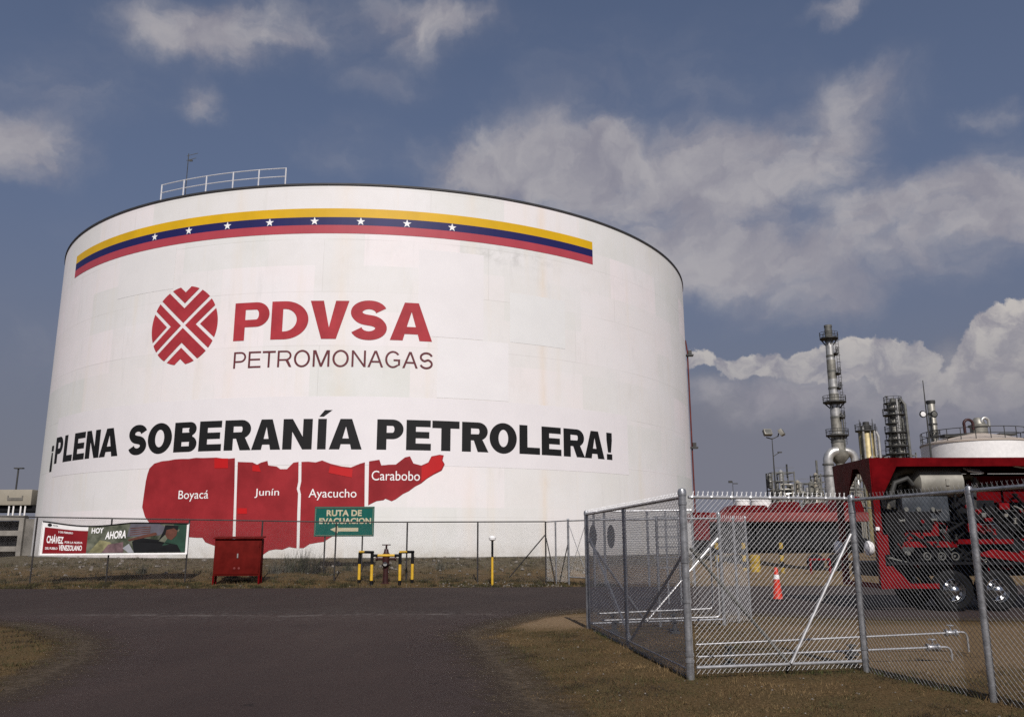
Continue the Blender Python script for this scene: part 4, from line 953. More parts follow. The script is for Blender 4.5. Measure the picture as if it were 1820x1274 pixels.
# ------------------------------------------------------------------ hydrant and its guard rail
YH = 35.2; hx = at(686, 1000, YH).x
hy = thing('fire_hydrant', 'dark maroon fire hydrant with hose outlets inside a yellow and black guard rail', 'hydrant', (hx, YH, 0))
MB().lathe((hx, YH, 0), [(.001, .05), (.20, .05), (.20, .10), (.12, .11), (.105, .55), (.12, .75), (.17, .78), (.17, .84), (.13, .86), (.15, 1.0), (.15, 1.16), (.18, 1.18), (.18, 1.23), (.11, 1.30), (.08, 1.45), (.001, 1.46)], 18).build('barrel', m_hyd, hy)
MB().lathe((hx, YH, 1.06), [(.001, -.42), (.09, -.42), (.09, -.36), (.06, -.34), (.06, .34), (.09, .36), (.09, .42), (.001, .42)], 14, 'x').build('outlet', m_hyd, hy)
MB().lathe((hx, YH-.1, .86), [(.06, -.05), (.06, .08), (.085, .08), (.085, .14), (.001, .14)], 14, 'y').build('outlet_cap', m_alum, hy)
MB().lathe((hx, YH, 1.46), [(.001, 0), (.04, 0), (.04, .14), (.001, .14)], 10).lathe((hx, YH, 1.60), [(.14, 0), (.18, 0), (.18, .04), (.14, .04), (.14, 0)], 16).bar((hx-.16, YH, 1.62), (hx+.16, YH, 1.62), .03).build('handwheel', m_hyd, hy)
gr = thing('guard_rail', 'yellow and black banded pipe guard rail standing around the hydrant', 'guard rail', (hx, YH, 0))
gposts = []
for px, dy in ((639, .35), (661, -.55), (711, -.55), (733, .35)):
    x = at(px, 1000, YH+dy).x; y = YH+dy; gposts.append((x, y))
    p = MB().tube([(x, y, -.1), (x, y, 1.30)], .062, 12).build('post', m_yel, gr)
    for z0, z1 in ((-.05, .22), (.85, 1.31)): MB().tube([(x, y, z0), (x, y, z1)], .0645, 12).build('black_band', m_black, p)
for (a, b), zz in (((0, 1), 1.33), ((1, 2), 1.20), ((2, 3), 1.33)):
    A_, B_ = Vector((*gposts[a], zz)), Vector((*gposts[b], zz)); r = MB().tube([A_, B_], .055, 10).build('rail', m_yel, gr)
    for t0, t1 in ((-.04, .2), (.8, 1.04)) if a == 1 else ((.45, 1.06),): MB().tube([A_.lerp(B_, t0), A_.lerp(B_, t1)], .0575, 10).build('black_band', m_black, r)
YM = 35.0; mx_ = at(875, 1000, YM).x
mk = thing('marker_post', 'slim yellow marker post with black upper half and white cap', 'post', (mx_, YM, 0))
MB().tube([(mx_, YM, -.1), (mx_, YM, 1.12)], .05, 10).build('post', m_yel, mk); MB().tube([(mx_, YM, 1.10), (mx_, YM, 1.78)], .047, 10).build('upper_sleeve', m_black, mk)
MB().lathe((mx_, YM, 1.76), [(.05, 0), (.14, .05), (.15, .14), (.11, .20), (.001, .22)], 14).build('cap', m_white, mk)
# weeds at the foot of the tank
m_weed = [mat('grey_weed', (.10, .095, .075), .9, 0, .3, 3), mat('green_weed', (.05, .055, .03), .9, 0, .3, 3), mat('dark_weed', (.03, .028, .022), .9, 0, .3, 3)]
wp = [(489, 37.9, .9, 'small grey weed at the tank foot, right behind the red cabinet'), (515, 38.2, 1.25, 'tall wispy grey weed left of the evacuation sign'), (540, 38.4, 1.5, 'tallest wispy grey weed between the red cabinet and the evacuation sign'),
      (560, 38.0, 1.2, 'bushy grey weed under the left end of the evacuation sign'), (620, 38.7, .7, 'low grey weed under the middle of the evacuation sign'), (783, 39.5, .7, 'small weed against the tank foot right of the hydrant'), (255, 38.6, .75, 'low weed under the right part of the banner')]
for px, y, h, lab in wp:
    x = at(px, 1000, y).x; pts = []
    for k in range(int(170*h)):
        a, r = random.uniform(0, 2*pi), abs(random.gauss(0, .30*h)); pts.append((x+r*math.cos(a), y+r*math.sin(a)*.6, zg(x, y)-.02))
    o = blades('weed', pts, .35*h, h, .012, m_weed, .55); 
    for v_ in o.data.vertices: v_.co -= Vector((x, y, 0))
    o.location = (x, y, 0); tag(o, lab, 'weed', 'dry weeds along the tank foot')

# ------------------------------------------------------------------ plant building at the far left
YL = 64.0
lx = lambda px, Y=YL: at(px, 930, Y).x
lz = lambda py, Y=YL: at(30, py, Y).z
pb = thing('plant_building', 'concrete frame plant building with a beige box on its roof at the left edge', 'building', (lx(0), YL, 0))
xl, xr = lx(-160), lx(41)
mb = MB()
for px in (-158, -100, -45, 38): x = lx(px); mb.box((x, YL+.3, lz(918)/2), (.35, .6, lz(918)))
for py in (920, 947, 975): mb.box(((xl+xr)/2, YL+.32, lz(py)), (xr-xl, .5, .38))
mb.build('frame', m_conc, pb, False)
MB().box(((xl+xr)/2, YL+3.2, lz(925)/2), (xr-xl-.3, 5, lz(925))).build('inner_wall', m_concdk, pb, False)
for px in (-130, -72, -5, 18):
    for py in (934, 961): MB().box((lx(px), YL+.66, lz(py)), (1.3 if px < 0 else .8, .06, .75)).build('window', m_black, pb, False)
MB().box((lx(50), YL+1.5, lz(925)/2), (.7, 2.5, lz(925)+.3)).build('side_pier', m_concdk, pb, False)
zb0, zb1 = lz(897), lz(869)
bxx = MB().bev(((lx(-60)+lx(45))/2, YL+2.2, (zb0+zb1)/2), (lx(45)-lx(-60), 3.6, zb1-zb0), .05).build('roof_box', m_beige, pb)
MB().box((lx(16), YL+.38, lz(886)), (1.15, .05, .2)).box((lx(16)-.55, YL+.38, lz(884)), (.08, .06, .35)).box((lx(16)+.55, YL+.38, lz(884)), (.08, .06, .35)).build('handle_bar', m_concdk, bxx, False)
MB().box(((lx(-60)+lx(58))/2, YL+2.3, lz(903)), (lx(58)-lx(-60)-.4, 3.2, .42)).build('gap_shade', m_black, pb, False)  # black box stands in for the shade under the roof box
for px in (-40, -18, 5, 13, 26, 34): MB().tube([(lx(px), YL+.55, lz(920)), (lx(px), YL+.55, lz(897))], .06, 8).build('roof_pipe', m_white, pb)
lp_ = thing('lamp_pole', 'thin dark lamp pole rising behind the beige roof box at the left', 'lamp pole', (at(33, 900, 72).x, 72, 0)); p = at(33, 832, 72)
MB().tube([(p.x, 72, 0), (p.x, 72, p.z)], .07, 8).build('pole', m_steeldk, lp_); MB().box((p.x+.05, 72, p.z), (.75, .3, .1)).build('lamp_head', m_steeldk, lp_, False)
# ------------------------------------------------------------------ refinery behind, right
def ring_platform(mb, x, y, z, r0, r1, a0=0, a1=2*pi, h=1.1, n=20):
    """grating deck with handrail round a column"""
    full = abs(a1-a0-2*pi) < 1e-6
    mb.lathe((x, y, z), [(r0, 0), (r1, 0), (r1, -.22), (r0, -.22)], n, 'z', a0, a1)
    for zz in (h, h*.55): mb.tube([(x+r1*math.cos(a0+(a1-a0)*i/n), y+r1*math.sin(a0+(a1-a0)*i/n), z+zz) for i in range(n+1)], .045, 4)
    for i in range(0, n+1, 2): a = a0+(a1-a0)*i/n; mb.bar((x+r1*math.cos(a), y+r1*math.sin(a), z), (x+r1*math.cos(a), y+r1*math.sin(a), z+h), .07)
def ladder(mb, x, y, z0, z1, cage=True):
    for dx in (-.25, .25): mb.bar((x+dx, y, z0), (x+dx, y, z1), .07)
    z = z0
    while z < z1: mb.bar((x-.25, y, z), (x+.25, y, z), .05); z += .6
    if cage:
        z = z0+1
        while z < z1: mb.tube(arc((x, y-.05, z), .42, pi, 2*pi, 8, (1, 0, 0), (0, 1, 0)), .03, 4); z += 1.5
# tall stack
YK = 160.0; kx = 62.8; PXM = YK/1441
zz = lambda py: at(1485, py, YK).z
st = thing('chimney_stack', 'tall slender metal stack with ring platforms and two bent ducts at its foot', 'stack', (kx, YK, 0))
MB().lathe((kx, YK, 0), [(1.0, zz(770)), (.92, zz(715)), (.82, zz(660)), (.72, zz(604)), (.68, zz(600)), (.68, zz(579)), (.55, zz(579)), (.55, zz(584))], 24).build('shaft', m_alum, st)
MB().lathe((kx, YK, 0), [(.8, 0), (.8, zz(824)), (1.95, zz(811)), (2.0, zz(803)), (1.25, zz(799)), (1.22, zz(771)), (1.0, zz(770))], 24).build('base_vessel', m_clad, st)
for py, r in ((785, 1.3), (775, 1.3), (742, 1.02), (718, 1.0), (690, .95), (660, .88), (633, .85), (606, .8), (590, .76), (580, .76)): MB().lathe((kx, YK, zz(py)), [(r-.25, -.2), (r, -.2), (r, .2), (r-.25, .2)], 24).build('stiffening_ring', m_steelmd, st)
for a_, b_, r, m in ((674, 640, .86, m_clad), (768, 742, 1.02, m_clad), (712, 700, .95, m_clad), (600, 580, .73, m_steelmd)): MB().lathe((kx, YK, 0), [(r, zz(a_)), (r-.03, zz(b_)), (r-.15, zz(b_)), (r-.15, zz(a_))], 24).build('dark_cladding_band', m, st)
for py, r, a0, a1 in ((601, 1.75, 0, 2*pi), (714, 2.15, 0, 2*pi), (773, 2.1, 0, 2*pi), (629, 1.5, -1.2, .7), (664, 1.6, -1.2, .7), (742, 1.7, -1.3, .7), (690, 1.5, -1.2, .5)):
    mb = MB(); ring_platform(mb, kx, YK, zz(py), .7, r, a0, a1, n=20 if a0 == 0 else 8)
    if a0 == 0:
        for a in range(8): mb.bar((kx+.8*math.cos(a*pi/4), YK+.8*math.sin(a*pi/4), zz(py)-1.4), (kx+(r-.1)*math.cos(a*pi/4), YK+(r-.1)*math.sin(a*pi/4), zz(py)-.15), .12)
    mb.build('ring_platform', m_steeldk, st)
mb = MB(); ladder(mb, kx+1.3, YK-.5, zz(790), zz(596)); mb.build('caged_ladder', m_steeldk, st)
MB().tube([(kx-1.2, YK-.6, zz(770)), (kx-.9, YK-.5, zz(600))], .07, 5).build('cable_run', m_steeldk, st)
MB().tube([(kx+.9, YK-1.0, zz(797)), (kx+1.0, YK-1.0, zz(740)), (kx+.6, YK-.9, zz(735))], .16, 8).build('side_pipe', m_steelmd, st)
for sgn in (-1, 1):
    rd = .92 if sgn < 0 else .72; rb = 1.75 if sgn < 0 else 1.55; xo = kx+sgn*2.6 if sgn < 0 else kx+2.5; zt_ = zz(803)
    P = [(kx+sgn*.7, YK-1.0, zt_)]+[(xo-sgn*rb+sgn*rb*math.sin(a)+sgn*.0, YK-1.0, zt_-rb+rb*math.cos(a)) for a in np.linspace(0, pi/2, 10)]+[(xo, YK-1.0, zz(846)), (xo+sgn*-.45 if sgn > 0 else xo+.5, YK-1.0, 0)]
    MB().tube(P, [rd]*(len(P)-2)+[rd*1.05, rd*1.3], 18).build('bent_duct', m_alum, st)
    for py in (826, 846):
        mb = MB(); mb.lathe((xo, YK-1.0, zz(py)), [(rd*.9, -.15), (rd+.16, -.15), (rd+.16, .15), (rd*.9, .15)], 18); mb.build('duct_flange', m_steelmd, st)
# yellowish clad column
def column(name, label, px, Y, top, r, m, plats, lad=True, fuzz=0, rings=0, base=900):
    x = at(px, top+30, Y).x; zt = at(px, top, Y).z; t = thing(name, label, 'column', (x, Y, 0), None)
    MB().lathe((x, Y, 0), [(r, 0), (r, zt-.4*r), (r*.8, zt-.12*r), (.01, zt)], 24).build('vessel', m, t)
    for py, rr in plats:
        mb = MB(); ring_platform(mb, x, Y, at(px, py, Y).z, r, r*rr, h=1.15); mb.build('ring_platform', m_steeldk, t)
    if lad: mb = MB(); ladder(mb, x+r*1.25, Y-r*.4, 2, zt+.6); mb.build('caged_ladder', m_steeldk, t)
    if rings:
        mb = MB()
        for k in range(rings): z = 3+(zt-3.5)*k/(rings-1); mb.lathe((x, Y, z), [(r, -.16), (r*1.12, -.16), (r*1.12, .16), (r, .16)], 20)
        mb.build('stiffening_ring', m_steeldk, t)
    for k in range(fuzz):
        a = random.uniform(-pi, 0); z0 = random.uniform(.4, .8)*zt; z1 = min(zt+.5, z0+random.uniform(2, 9)); rr = r*random.uniform(1.12, 1.45); q_ = .09+random.random()*.15
        MB().tube([(x+r*math.cos(a), Y+r*math.sin(a), z1), (x+rr*math.cos(a), Y+rr*math.sin(a), z1), (x+rr*math.cos(a), Y+rr*math.sin(a), z0), (x+r*math.cos(a), Y+r*math.sin(a), z0)], q_, 6).build('side_pipe', random.choice((m_alum, m_steelmd, m_steeldk)), t)
    return t, x, zt
t, x, zt = column('process_column', 'squat yellowish clad column with a dark head right of the tall stack', 1541, 165, 764, 1.45, m_yclad, [(765, 1.35)], True, 14)
MB().lathe((x+.2, 165, zt-.4), [(1.0, 0), (1.0, 1.2), (.6, 1.5), (.6, 2.0), (.001, 2.0)], 14).tube([(x-.9, 165, zt), (x-.9, 165, zt+1.6)], .09, 6).tube([(x+1.5, 165, zt), (x+1.5, 165, zt+2.2)], .07, 6).tube([(x-1.5, 164, zt), (x-1.5, 164, zt+1.9)], .06, 6).build('head_gear', m_steeldk, t)
MB().tube([(x+1.4, 163.5, zt-.5), (x+1.75, 163.4, zt-1.5), (x+1.8, 163.4, 1)], .28, 10).build('downcomer', m_alum, t)
t, x, zt = column('process_column', 'tall grey distillation column crowded with platforms and side pipes', 1590, 165, 716, 1.2, m_clad, [(716, 1.4), (727, 1.5), (737, 1.75), (752, 1.5), (768, 1.7), (781, 1.6), (792, 1.85), (806, 1.9)], True, 34)
MB().lathe((x, 165, zt-.3), [(.6, 0), (.6, 1.0), (.3, 1.3), (.001, 1.3)], 12).tube([(x-1.2, 165, zt-1), (x-1.2, 165, zt+1.3)], .10, 6).lathe((x-1.2, 165, zt+1.2), [(.3, 0), (.3, .2), (.001, .25)], 8).tube([(x+.4, 164, zt), (x+.9, 163.6, zt+.6), (x+1.6, 163.4, zt-.6), (x+1.7, 163.4, 4)], .3, 10).build('head_gear', m_steelmd, t)
t, x, zt = column('process_column', 'slim ribbed column standing left of the low white dome tank', 1657, 170, 712, .75, m_clad, [(775, 1.5), (805, 1.7)], False, 4, 13)
MB().lathe((x, 170, zt-.5), [(.8, 0), (.88, 0), (.88, .5), (.4, .55), (.001, .55)], 16).build('cap', m_steeldk, t)
# pole with two round floodlights
def flood_pole(name, label, px, Y, top):
    p = at(px, top, Y); t = thing(name, label, 'floodlight pole', (p.x, Y, 0)); MB().tube([(p.x, Y, 0), (p.x, Y, p.z*.6), (p.x, Y, p.z)], [.10, .075, .03], 8).build('pole', m_steeldk, t); return t, p
t, p = flood_pole('floodlight_pole', 'very thin dark mast with two round floodlights beside the ribbed column', 1640, 62, 676)
z = at(1640, 737, 62).z
for dx, py in ((-.42, 737), (.42, 737)):
    h = MB().lathe((p.x+dx, 61.8, z), [(.001, -.2), (.14, -.18), (.27, .1), (.25, .14), (.001, .10)], 14, 'y').build('floodlight', m_black, t)
    MB().lathe((p.x+dx, 61.64, z), [(.001, .012), (.16, .006), (.19, 0)], 14, 'y').build('lens', m_white if dx < 0 else m_steelmd, h)
MB().bar((p.x-.4, 62, z-.05), (p.x+.4, 62, z-.05), .06).build('crossarm', m_steeldk, t)
# pole with two square floodlights
t, p = flood_pole('floodlight_pole', 'tall pole with two square floodlights and a small street lamp arm', 1372, 72, 778)
for dx, a, lab in ((-.42, R_(10), 'a'), (.80, R_(62), 'b')):
    mt = Matrix.Rotation(a, 3, 'Z') @ Matrix.Rotation(R_(-28), 3, 'X'); z = at(1372, 769, 72).z
    h = MB().bev((p.x+dx, 71.8, z), (.72, .36, .56), .04, mt).build('floodlight', m_clad, t)
    MB().box(Vector((p.x+dx, 71.8, z))+mt @ Vector((0, -.18, 0)), (.58, .02, .42), mt).build('lens', m_steelmd, h, False)
MB().tube([(p.x, 72, p.z-.1), (p.x-.5, 72, p.z+.05)], .05, 6).tube([(p.x, 72, p.z-.1), (p.x+.55, 72, p.z+.15), (p.x+.6, 72, p.z+.4)], .05, 6).build('crossarm', m_steeldk, t)
q_ = at(1374, 811, 72); e_ = at(1385, 804, 72); MB().tube([q_, e_], .035, 6).box((e_.x+.05, 72, e_.z+.02), (.35, .16, .1)).build('lamp_arm', m_steeldk, t)
t, p = flood_pole('lamp_pole', 'short distant lamp pole just right of the white tank', 1302, 118, 856)
MB().box((p.x-.3, 118, p.z), (.5, .3, .3)).box((p.x+.4, 118, p.z-.25), (.6, .25, .12)).build('lamp_head', m_steeldk, t, False)
# process structures
def frame_structure(label, px0, px1, top, Y, levels, seed, dens=8):
    random.seed(seed); x0, x1 = at(px0, 860, Y).x, at(px1, 860, Y).x; zt = at(px0, top, Y).z; w = x1-x0
    t = thing('process_structure', label, 'steel structure', ((x0+x1)/2, Y, 0), 'open steel process structures')
    mb = MB(); nx_ = max(2, int(w/2.2)); X_ = [x0+w*i/nx_ for i in range(nx_+1)]
    for x in X_:
        for y in (Y-2, Y+2): mb.bar((x, y, 0), (x, y, zt+random.uniform(-.4, .6)), .22)
    for k in range(levels):
        z = zt*(.55+.45*k/(levels-1))
        for y in (Y-2, Y+2): mb.bar((x0, y, z), (x1, y, z), .2)
        for x in X_: mb.bar((x, Y-2, z), (x, Y+2, z), .16)
        mb.bar((x0, Y-2.1, z+1), (x1, Y-2.1, z+1), .06)
    mb.build('steel_frame', m_steelmd, t, False)
    for k in range(dens):
        x = random.uniform(x0, x1); z = zt*random.uniform(.5, .9); r = random.uniform(.25, .6); m = random.choice((m_clad, m_alum, m_steelmd, m_beige))
        if random.random() < .5: MB().lathe((x, Y+random.uniform(-1.2, 1.2), z), [(.01, -.3), (r, 0), (r, 2.4), (.01, 2.8)], 12).build('vessel', m, t)
        else: MB().tube([(x, Y-1.7, 1), (x, Y-1.7, z), (x+random.uniform(-2, 2), Y-1.7, z+.02)], r*.35, 8).build('pipework', m, t)
    return t, x0, x1, zt
t, x0, x1, zt = frame_structure('open steel structure with vessels directly right of the square floodlight pole', 1368, 1407, 841, 175, 5, 3, 34)
MB().tube([((x0+x1)/2+1.2, 174, zt-1), ((x0+x1)/2+1.2, 174, zt+1.8)], .18, 8).build('vent_pipe', m_steeldk, t)
frame_structure('low pipe rack with pumps between the floodlight pole and the tall stack', 1414, 1452, 860, 185, 4, 4, 30)
t, x0, x1, zt = frame_structure('narrow steel tower just left of the bent duct', 1447, 1461, 846, 190, 6, 5, 14)
MB().tube([((x0+x1)/2, 190, zt), ((x0+x1)/2, 190, zt+3.6)], .25, 8).build('vent_pipe', m_steelmd, t)
frame_structure('steel structure seen between the two red canopy legs', 1496, 1528, 838, 150, 5, 6, 30)
frame_structure('pipe bridge linking the two process columns behind the red canopy', 1552, 1625, 811, 172, 3, 8, 16)
random.seed(11)
# white dome tank on the right
YW = 78.0; wx = at(1733, 790, YW).x; wr = at(1733+88, 790, YW).x-wx; wz = at(1733, 789, YW).z
wt = thing('dome_tank', 'low white dome roofed tank with railing and two round roof vents at the right', 'storage tank', (wx, YW, 0))
MB().lathe((wx, YW, 0), [(wr, 0), (wr, wz-.12)], 64).build('shell', m_white, wt)
MB().lathe((wx, YW, 0), [(wr+.06, wz-.14), (wr+.06, wz), (wr*.6, wz+.55), (.9, wz+.95), (.01, wz+1.0)], 64).build('roof', mat('pale_roof', (.42, .36, .30), .6, 0, .15, .5), wt)
mb = MB(); RR = wr-.1
for zz_ in (1.1, .55): mb.tube([(wx+RR*math.cos(2*pi*i/48), YW+RR*math.sin(2*pi*i/48), wz+zz_) for i in range(49)], .035, 5)
for i in range(24): a = 2*pi*i/24+.05; mb.bar((wx+RR*math.cos(a), YW+RR*math.sin(a), wz-.05), (wx+RR*math.cos(a), YW+RR*math.sin(a), wz+1.1), .055)
mb.build('railing', m_steeldk, wt)
dm = MB().lathe((wx+.25, YW-.5, wz+.6), [(.75, 0), (.75, .95), (.9, .95), (.9, 1.1), (.6, 1.2), (.5, 1.55), (.3, 1.8), (.01, 1.85)], 20).build('roof_hatch', m_clad, wt)
MB().tube([(wx-1.35, YW-1, wz+.7), (wx-1.35, YW-1, wz+1.7)]+[tuple(p) for p in arc((wx-.95, YW-1, wz+1.75), .42, pi, 0, 10, (1, 0, 0), (0, 0, 1))]+[(wx-.53, YW-1, wz+1.2)], .13, 10).build('gooseneck_vent', m_hyd, wt)
MB().tube([(wx+.35, YW-1, wz+1.9)]+[tuple(p) for p in arc((wx+.65, YW-1, wz+2.0), .33, pi, 0, 10, (1, 0, 0), (0, 0, 1))]+[(wx+.98, YW-1, wz+1.5)], .14, 10).build('gooseneck_vent', m_alum, wt)
mb = MB(); mb.box((wx-2.3, YW-1.2, wz+.62), (2.6, .9, .25)); mb.box((wx+2.2, YW-1.5, wz+.72), (1.5, .5, .2)); mb.build('walkway', m_steeldk, wt, False)
mb = MB(); mb.bar((wx+wr+.1, YW-2.2, wz+1.0), (wx+wr+1.6, YW-3.5, 3), .1); mb.bar((wx+wr+.1, YW-2.9, wz+1.0), (wx+wr+1.6, YW-4.2, 3), .1); mb.bar((wx+wr+.1, YW-2.5, wz), (wx+wr+1.6, YW-3.8, 2), .5, .2); mb.build('stairway', m_steeldk, wt, False)
# distant small white tanks over the red trailer
for px, w_, lab in ((1319, 24, 'small distant white tank behind the red trailer, left of a pair'), (1352, 34, 'wider distant white tank behind the red trailer, right of a pair')):
    p = at(px, 884, 130); r = w_/2/1441*130; t = thing('white_tank', lab, 'tank', (p.x, 130, 0), 'small distant white tanks')
    MB().lathe((p.x, 130, 0), [(r, 0), (r, p.z-.5)], 24).build('shell', m_white, t); MB().lathe((p.x, 130, p.z-.5), [(r+.05, -.02), (r+.05, .08), (r*.5, .45), (.01, .55)], 24).build('roof', m_white, t)

# ------------------------------------------------------------------ red trailer behind the pen
YT = 50.0; tx0, tx1 = at(1236, 920, YT).x, at(1545, 920, YT).x; tz = lambda py: at(1400, py, YT).z
tr = thing('red_trailer', 'long pinkish red equipment trailer parked behind the pen, dark underneath', 'trailer', (tx0, YT, 0))
MB().bev(((tx0+tx1)/2, YT+1.2, (tz(910)+tz(927))/2), (tx1-tx0, 2.4, tz(910)-tz(927)), .08).build('side_beam', m_pipered, tr)  # pinkish red, paler than the housings on top
mb = MB()
for i, (a, b, h) in enumerate(((1290, 1372, 897), (1375, 1430, 891), (1440, 1478, 893), (1485, 1540, 882))):
    xa, xb = at(a, 900, YT).x, at(b, 900, YT).x; mb.prism([(xa, YT+.3, tz(910)+.02), (xb, YT+.3, tz(910)+.02), (xb-.25, YT+.3, tz(h)), (xa+.5, YT+.3, tz(h))], (0, 1.8, 0))
mb.build('top_housing', m_reddk, tr, False)
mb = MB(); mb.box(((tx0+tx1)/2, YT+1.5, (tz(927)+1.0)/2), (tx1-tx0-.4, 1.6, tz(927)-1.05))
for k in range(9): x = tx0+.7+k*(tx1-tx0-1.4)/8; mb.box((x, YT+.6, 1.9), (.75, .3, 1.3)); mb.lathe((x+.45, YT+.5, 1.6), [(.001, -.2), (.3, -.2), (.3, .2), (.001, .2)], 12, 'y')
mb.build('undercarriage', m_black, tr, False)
for x in (tx0+1.2, tx0+2.4, tx1-3.2, tx1-2.0):
    w = MB().lathe((x, YT+.5, .5), [(.001, .16), (.42, .16), (.5, .1), (.5, -.12), (.42, -.16), (.001, -.16)], 20, 'y').build('wheel', m_rubber, tr)
MB().box((at(1245, 935, YT).x, YT-.1, 2.6), (.9, .5, 1.6)).build('end_box', m_reddk, tr, False)

# ------------------------------------------------------------------ yard items
m_yeld = mat('faded_yellow_paint', (.36, .24, .03), .6, 0, .25, 6)
def banded(label, px, Y, zt, group='black and yellow bollards in the yard'):
    x = at(px, 1000, Y).x; t = thing('bollard', label, 'bollard', (x, Y, 0), group)
    n = 5
    for k in range(n): MB().tube([(x, Y, zt*k/n), (x, Y, zt*(k+1)/n)], .11, 12).build('yellow_band' if k % 2 == 0 else 'black_band', m_yeld if k % 2 == 0 else m_black, t)
for px, lab in ((1275, 'black and yellow bollard left of the yellow drum and nearest the pen corner post'), (1323, 'black and yellow bollard right beside the yellow drum'), (1390, 'black and yellow bollard behind the traffic cone')): banded(lab, px, 46.5, 1.65)
x = at(1342, 1000, 46).x; t = thing('drum', 'bright yellow steel drum standing behind the pen', 'drum', (x, 46, 0))
MB().lathe((x, 46, 0), [(.001, .01), (.27, .01), (.28, .04), (.27, .3), (.285, .32), (.27, .34), (.27, .62), (.285, .64), (.27, .66), (.28, .96), (.001, .96)], 20).build('body', m_yeld, t); MB().lathe((x, 46, .97), [(.001, .03), (.24, .03), (.26, 0)], 20).build('lid', m_yeld, t)
q_ = at(1440, 994, 46); q2 = at(1474, 992, 46); t = thing('barrier', 'low red pipe barrier between the cone and the truck', 'barrier', (q_.x, 46, 0))
MB().tube([(q_.x, 46, 0), (q_.x, 46, q_.z)], .06, 8).build('post', m_red, t); MB().tube([(q2.x, 46, 0), (q2.x, 46, q_.z)], .06, 8).build('post', m_red, t); MB().tube([(q_.x-.05, 46, q_.z), (q2.x+.05, 46, q_.z)], .06, 8).build('rail', m_red, t)
cx, cy = at(1381, 1040, 25.6).x, 25.6
t = thing('traffic_cone', 'tall orange traffic cone with one white collar seen through the wire gate', 'cone', (cx, cy, 0))
MB().lathe((cx, cy, 0), [(.155, .035), (.14, .07), (.085, .62)], 20).lathe((cx, cy, 0), [(.074, .74), (.045, .93), (.03, .95), (.001, .95)], 20).build('cone_body', m_org, t); MB().lathe((cx, cy, 0), [(.087, .615), (.076, .745)], 20).build('reflective_collar', m_letw, t); MB().bev((cx, cy, .03), (.46, .46, .045), .015).build('base', m_rubber, t)

# ------------------------------------------------------------------ red pump truck
XT, Y0, Y1 = 9.1, 21.25, 23.7
XE = 18.0
tk = thing('pump_truck', 'dark red well service pump truck with a flat canopy and chrome wheel hubs', 'truck', (XT, Y0, 0))
ZC0, ZC1 = 3.56, 3.78
cn = MB().box(((XT+XE)/2, (Y0+Y1)/2, ZC1-.03), (XE-XT, Y1-Y0-.04, .05)).box(((XT+XE)/2, Y0+.02, (ZC0+ZC1)/2), (XE-XT, .03, ZC1-ZC0)).box(((XT+XE)/2, Y1-.02, (ZC0+ZC1)/2), (XE-XT, .03, ZC1-ZC0)).build('canopy', m_reddk, tk, False)
Yn, Yf = Y0-.02, Y1+.02
# end plate with arch
yy_ = lambda t_: Yf+(Yn-Yf)*t_
MB().prism([(XT-.02, Yf, ZC1), (XT-.02, Yn, ZC1), (XT-.02, Yn, 2.75), (XT-.02, yy_(.95), 2.75), (XT-.02, yy_(.70), 3.56), (XT-.02, yy_(.56), 3.58), (XT-.02, yy_(.34), 2.75), (XT-.02, yy_(.04), 2.75)], (.03, 0, 0)).build('end_plate', m_reddk, tk, False)
for y in (Y0-.03, Y1-.0): MB().prism([(XT+.012, y, ZC0), (XT+.66, y, ZC0), (XT+.2, y, 2.75), (XT+.012, y, 2.75)], (0, .03, 0)).build('gusset', m_reddk, tk, False)
for y in (Y0, Y1-.12): MB().box((XT+.08, y+.06, (2.75+.55)/2), (.16, .12, 2.2)).build('corner_post', m_red, tk, False)
for x in (13.3, 17.5): MB().box((x, Y1-.1, 2.2), (.12, .12, 2.7)).build('roof_post', m_reddk, tk, False)
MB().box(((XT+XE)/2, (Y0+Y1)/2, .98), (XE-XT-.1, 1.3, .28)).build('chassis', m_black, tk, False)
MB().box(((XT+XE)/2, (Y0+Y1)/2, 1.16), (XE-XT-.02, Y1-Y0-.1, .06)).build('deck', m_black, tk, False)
sk = MB().box((XT+.72, Y0+.03, .62), (1.44, .04, .12)).box((XT+.02, (Y0+Y1)/2, .62), (.05, Y1-Y0-.1, .12)).prism([(XT+.16, Y0+.02, 1.1), (XT+.34, Y0+.02, 1.1), (XT+.75, Y0+.02, .68), (XT+.16, Y0+.02, .68)], (0, .03, 0)).build('skirt', m_red, tk, False)
MB().prism([(XT+2.9, Y0+.05, 1.5), (XT+5.2, Y0+.05, 1.15), (XT+5.2, Y0+.05, .95), (XT+2.4, Y0+.05, 1.36)], (0, .04, 0)).prism([(13.0, Y0+.04, 1.25), (14.6, Y0+.04, 1.25), (14.6, Y0+.04, .55), (13.5, Y0+.04, .75)], (0, .04, 0)).build('fender', m_red, tk, False)
for y in (Y0+.12, Y1-.3):
    z = at(1545, 974, Y0).z; h = MB().lathe((XT-.02, y+.12, z), [(.15, -.02), (.19, -.10), (.17, -.15), (.13, -.16)], 18, 'x').build('headlight', m_white, tk)
    MB().lathe((XT-.02, y+.12, z), [(.001, -.19), (.08, -.18), (.132, -.158)], 18, 'x').build('lens', m_letw, h)
MB().box((at(1557, 939, Y0).x+.02, Y0-.03, at(1557, 939, Y0).z), (.09, .05, .08)).build('side_marker', m_letw, tk, False)
MB().box(((XT+.8+XE)/2, Y1-.35, 2.3), (XE-XT-.9, .12, 2.2)).build('dark_backing', m_black, tk, False)  # dark backing, added to close the view and blacken the truck interior
m_olive = mat('olive_grey_pipe', (.11, .10, .07), .6, .2, .3, 3)
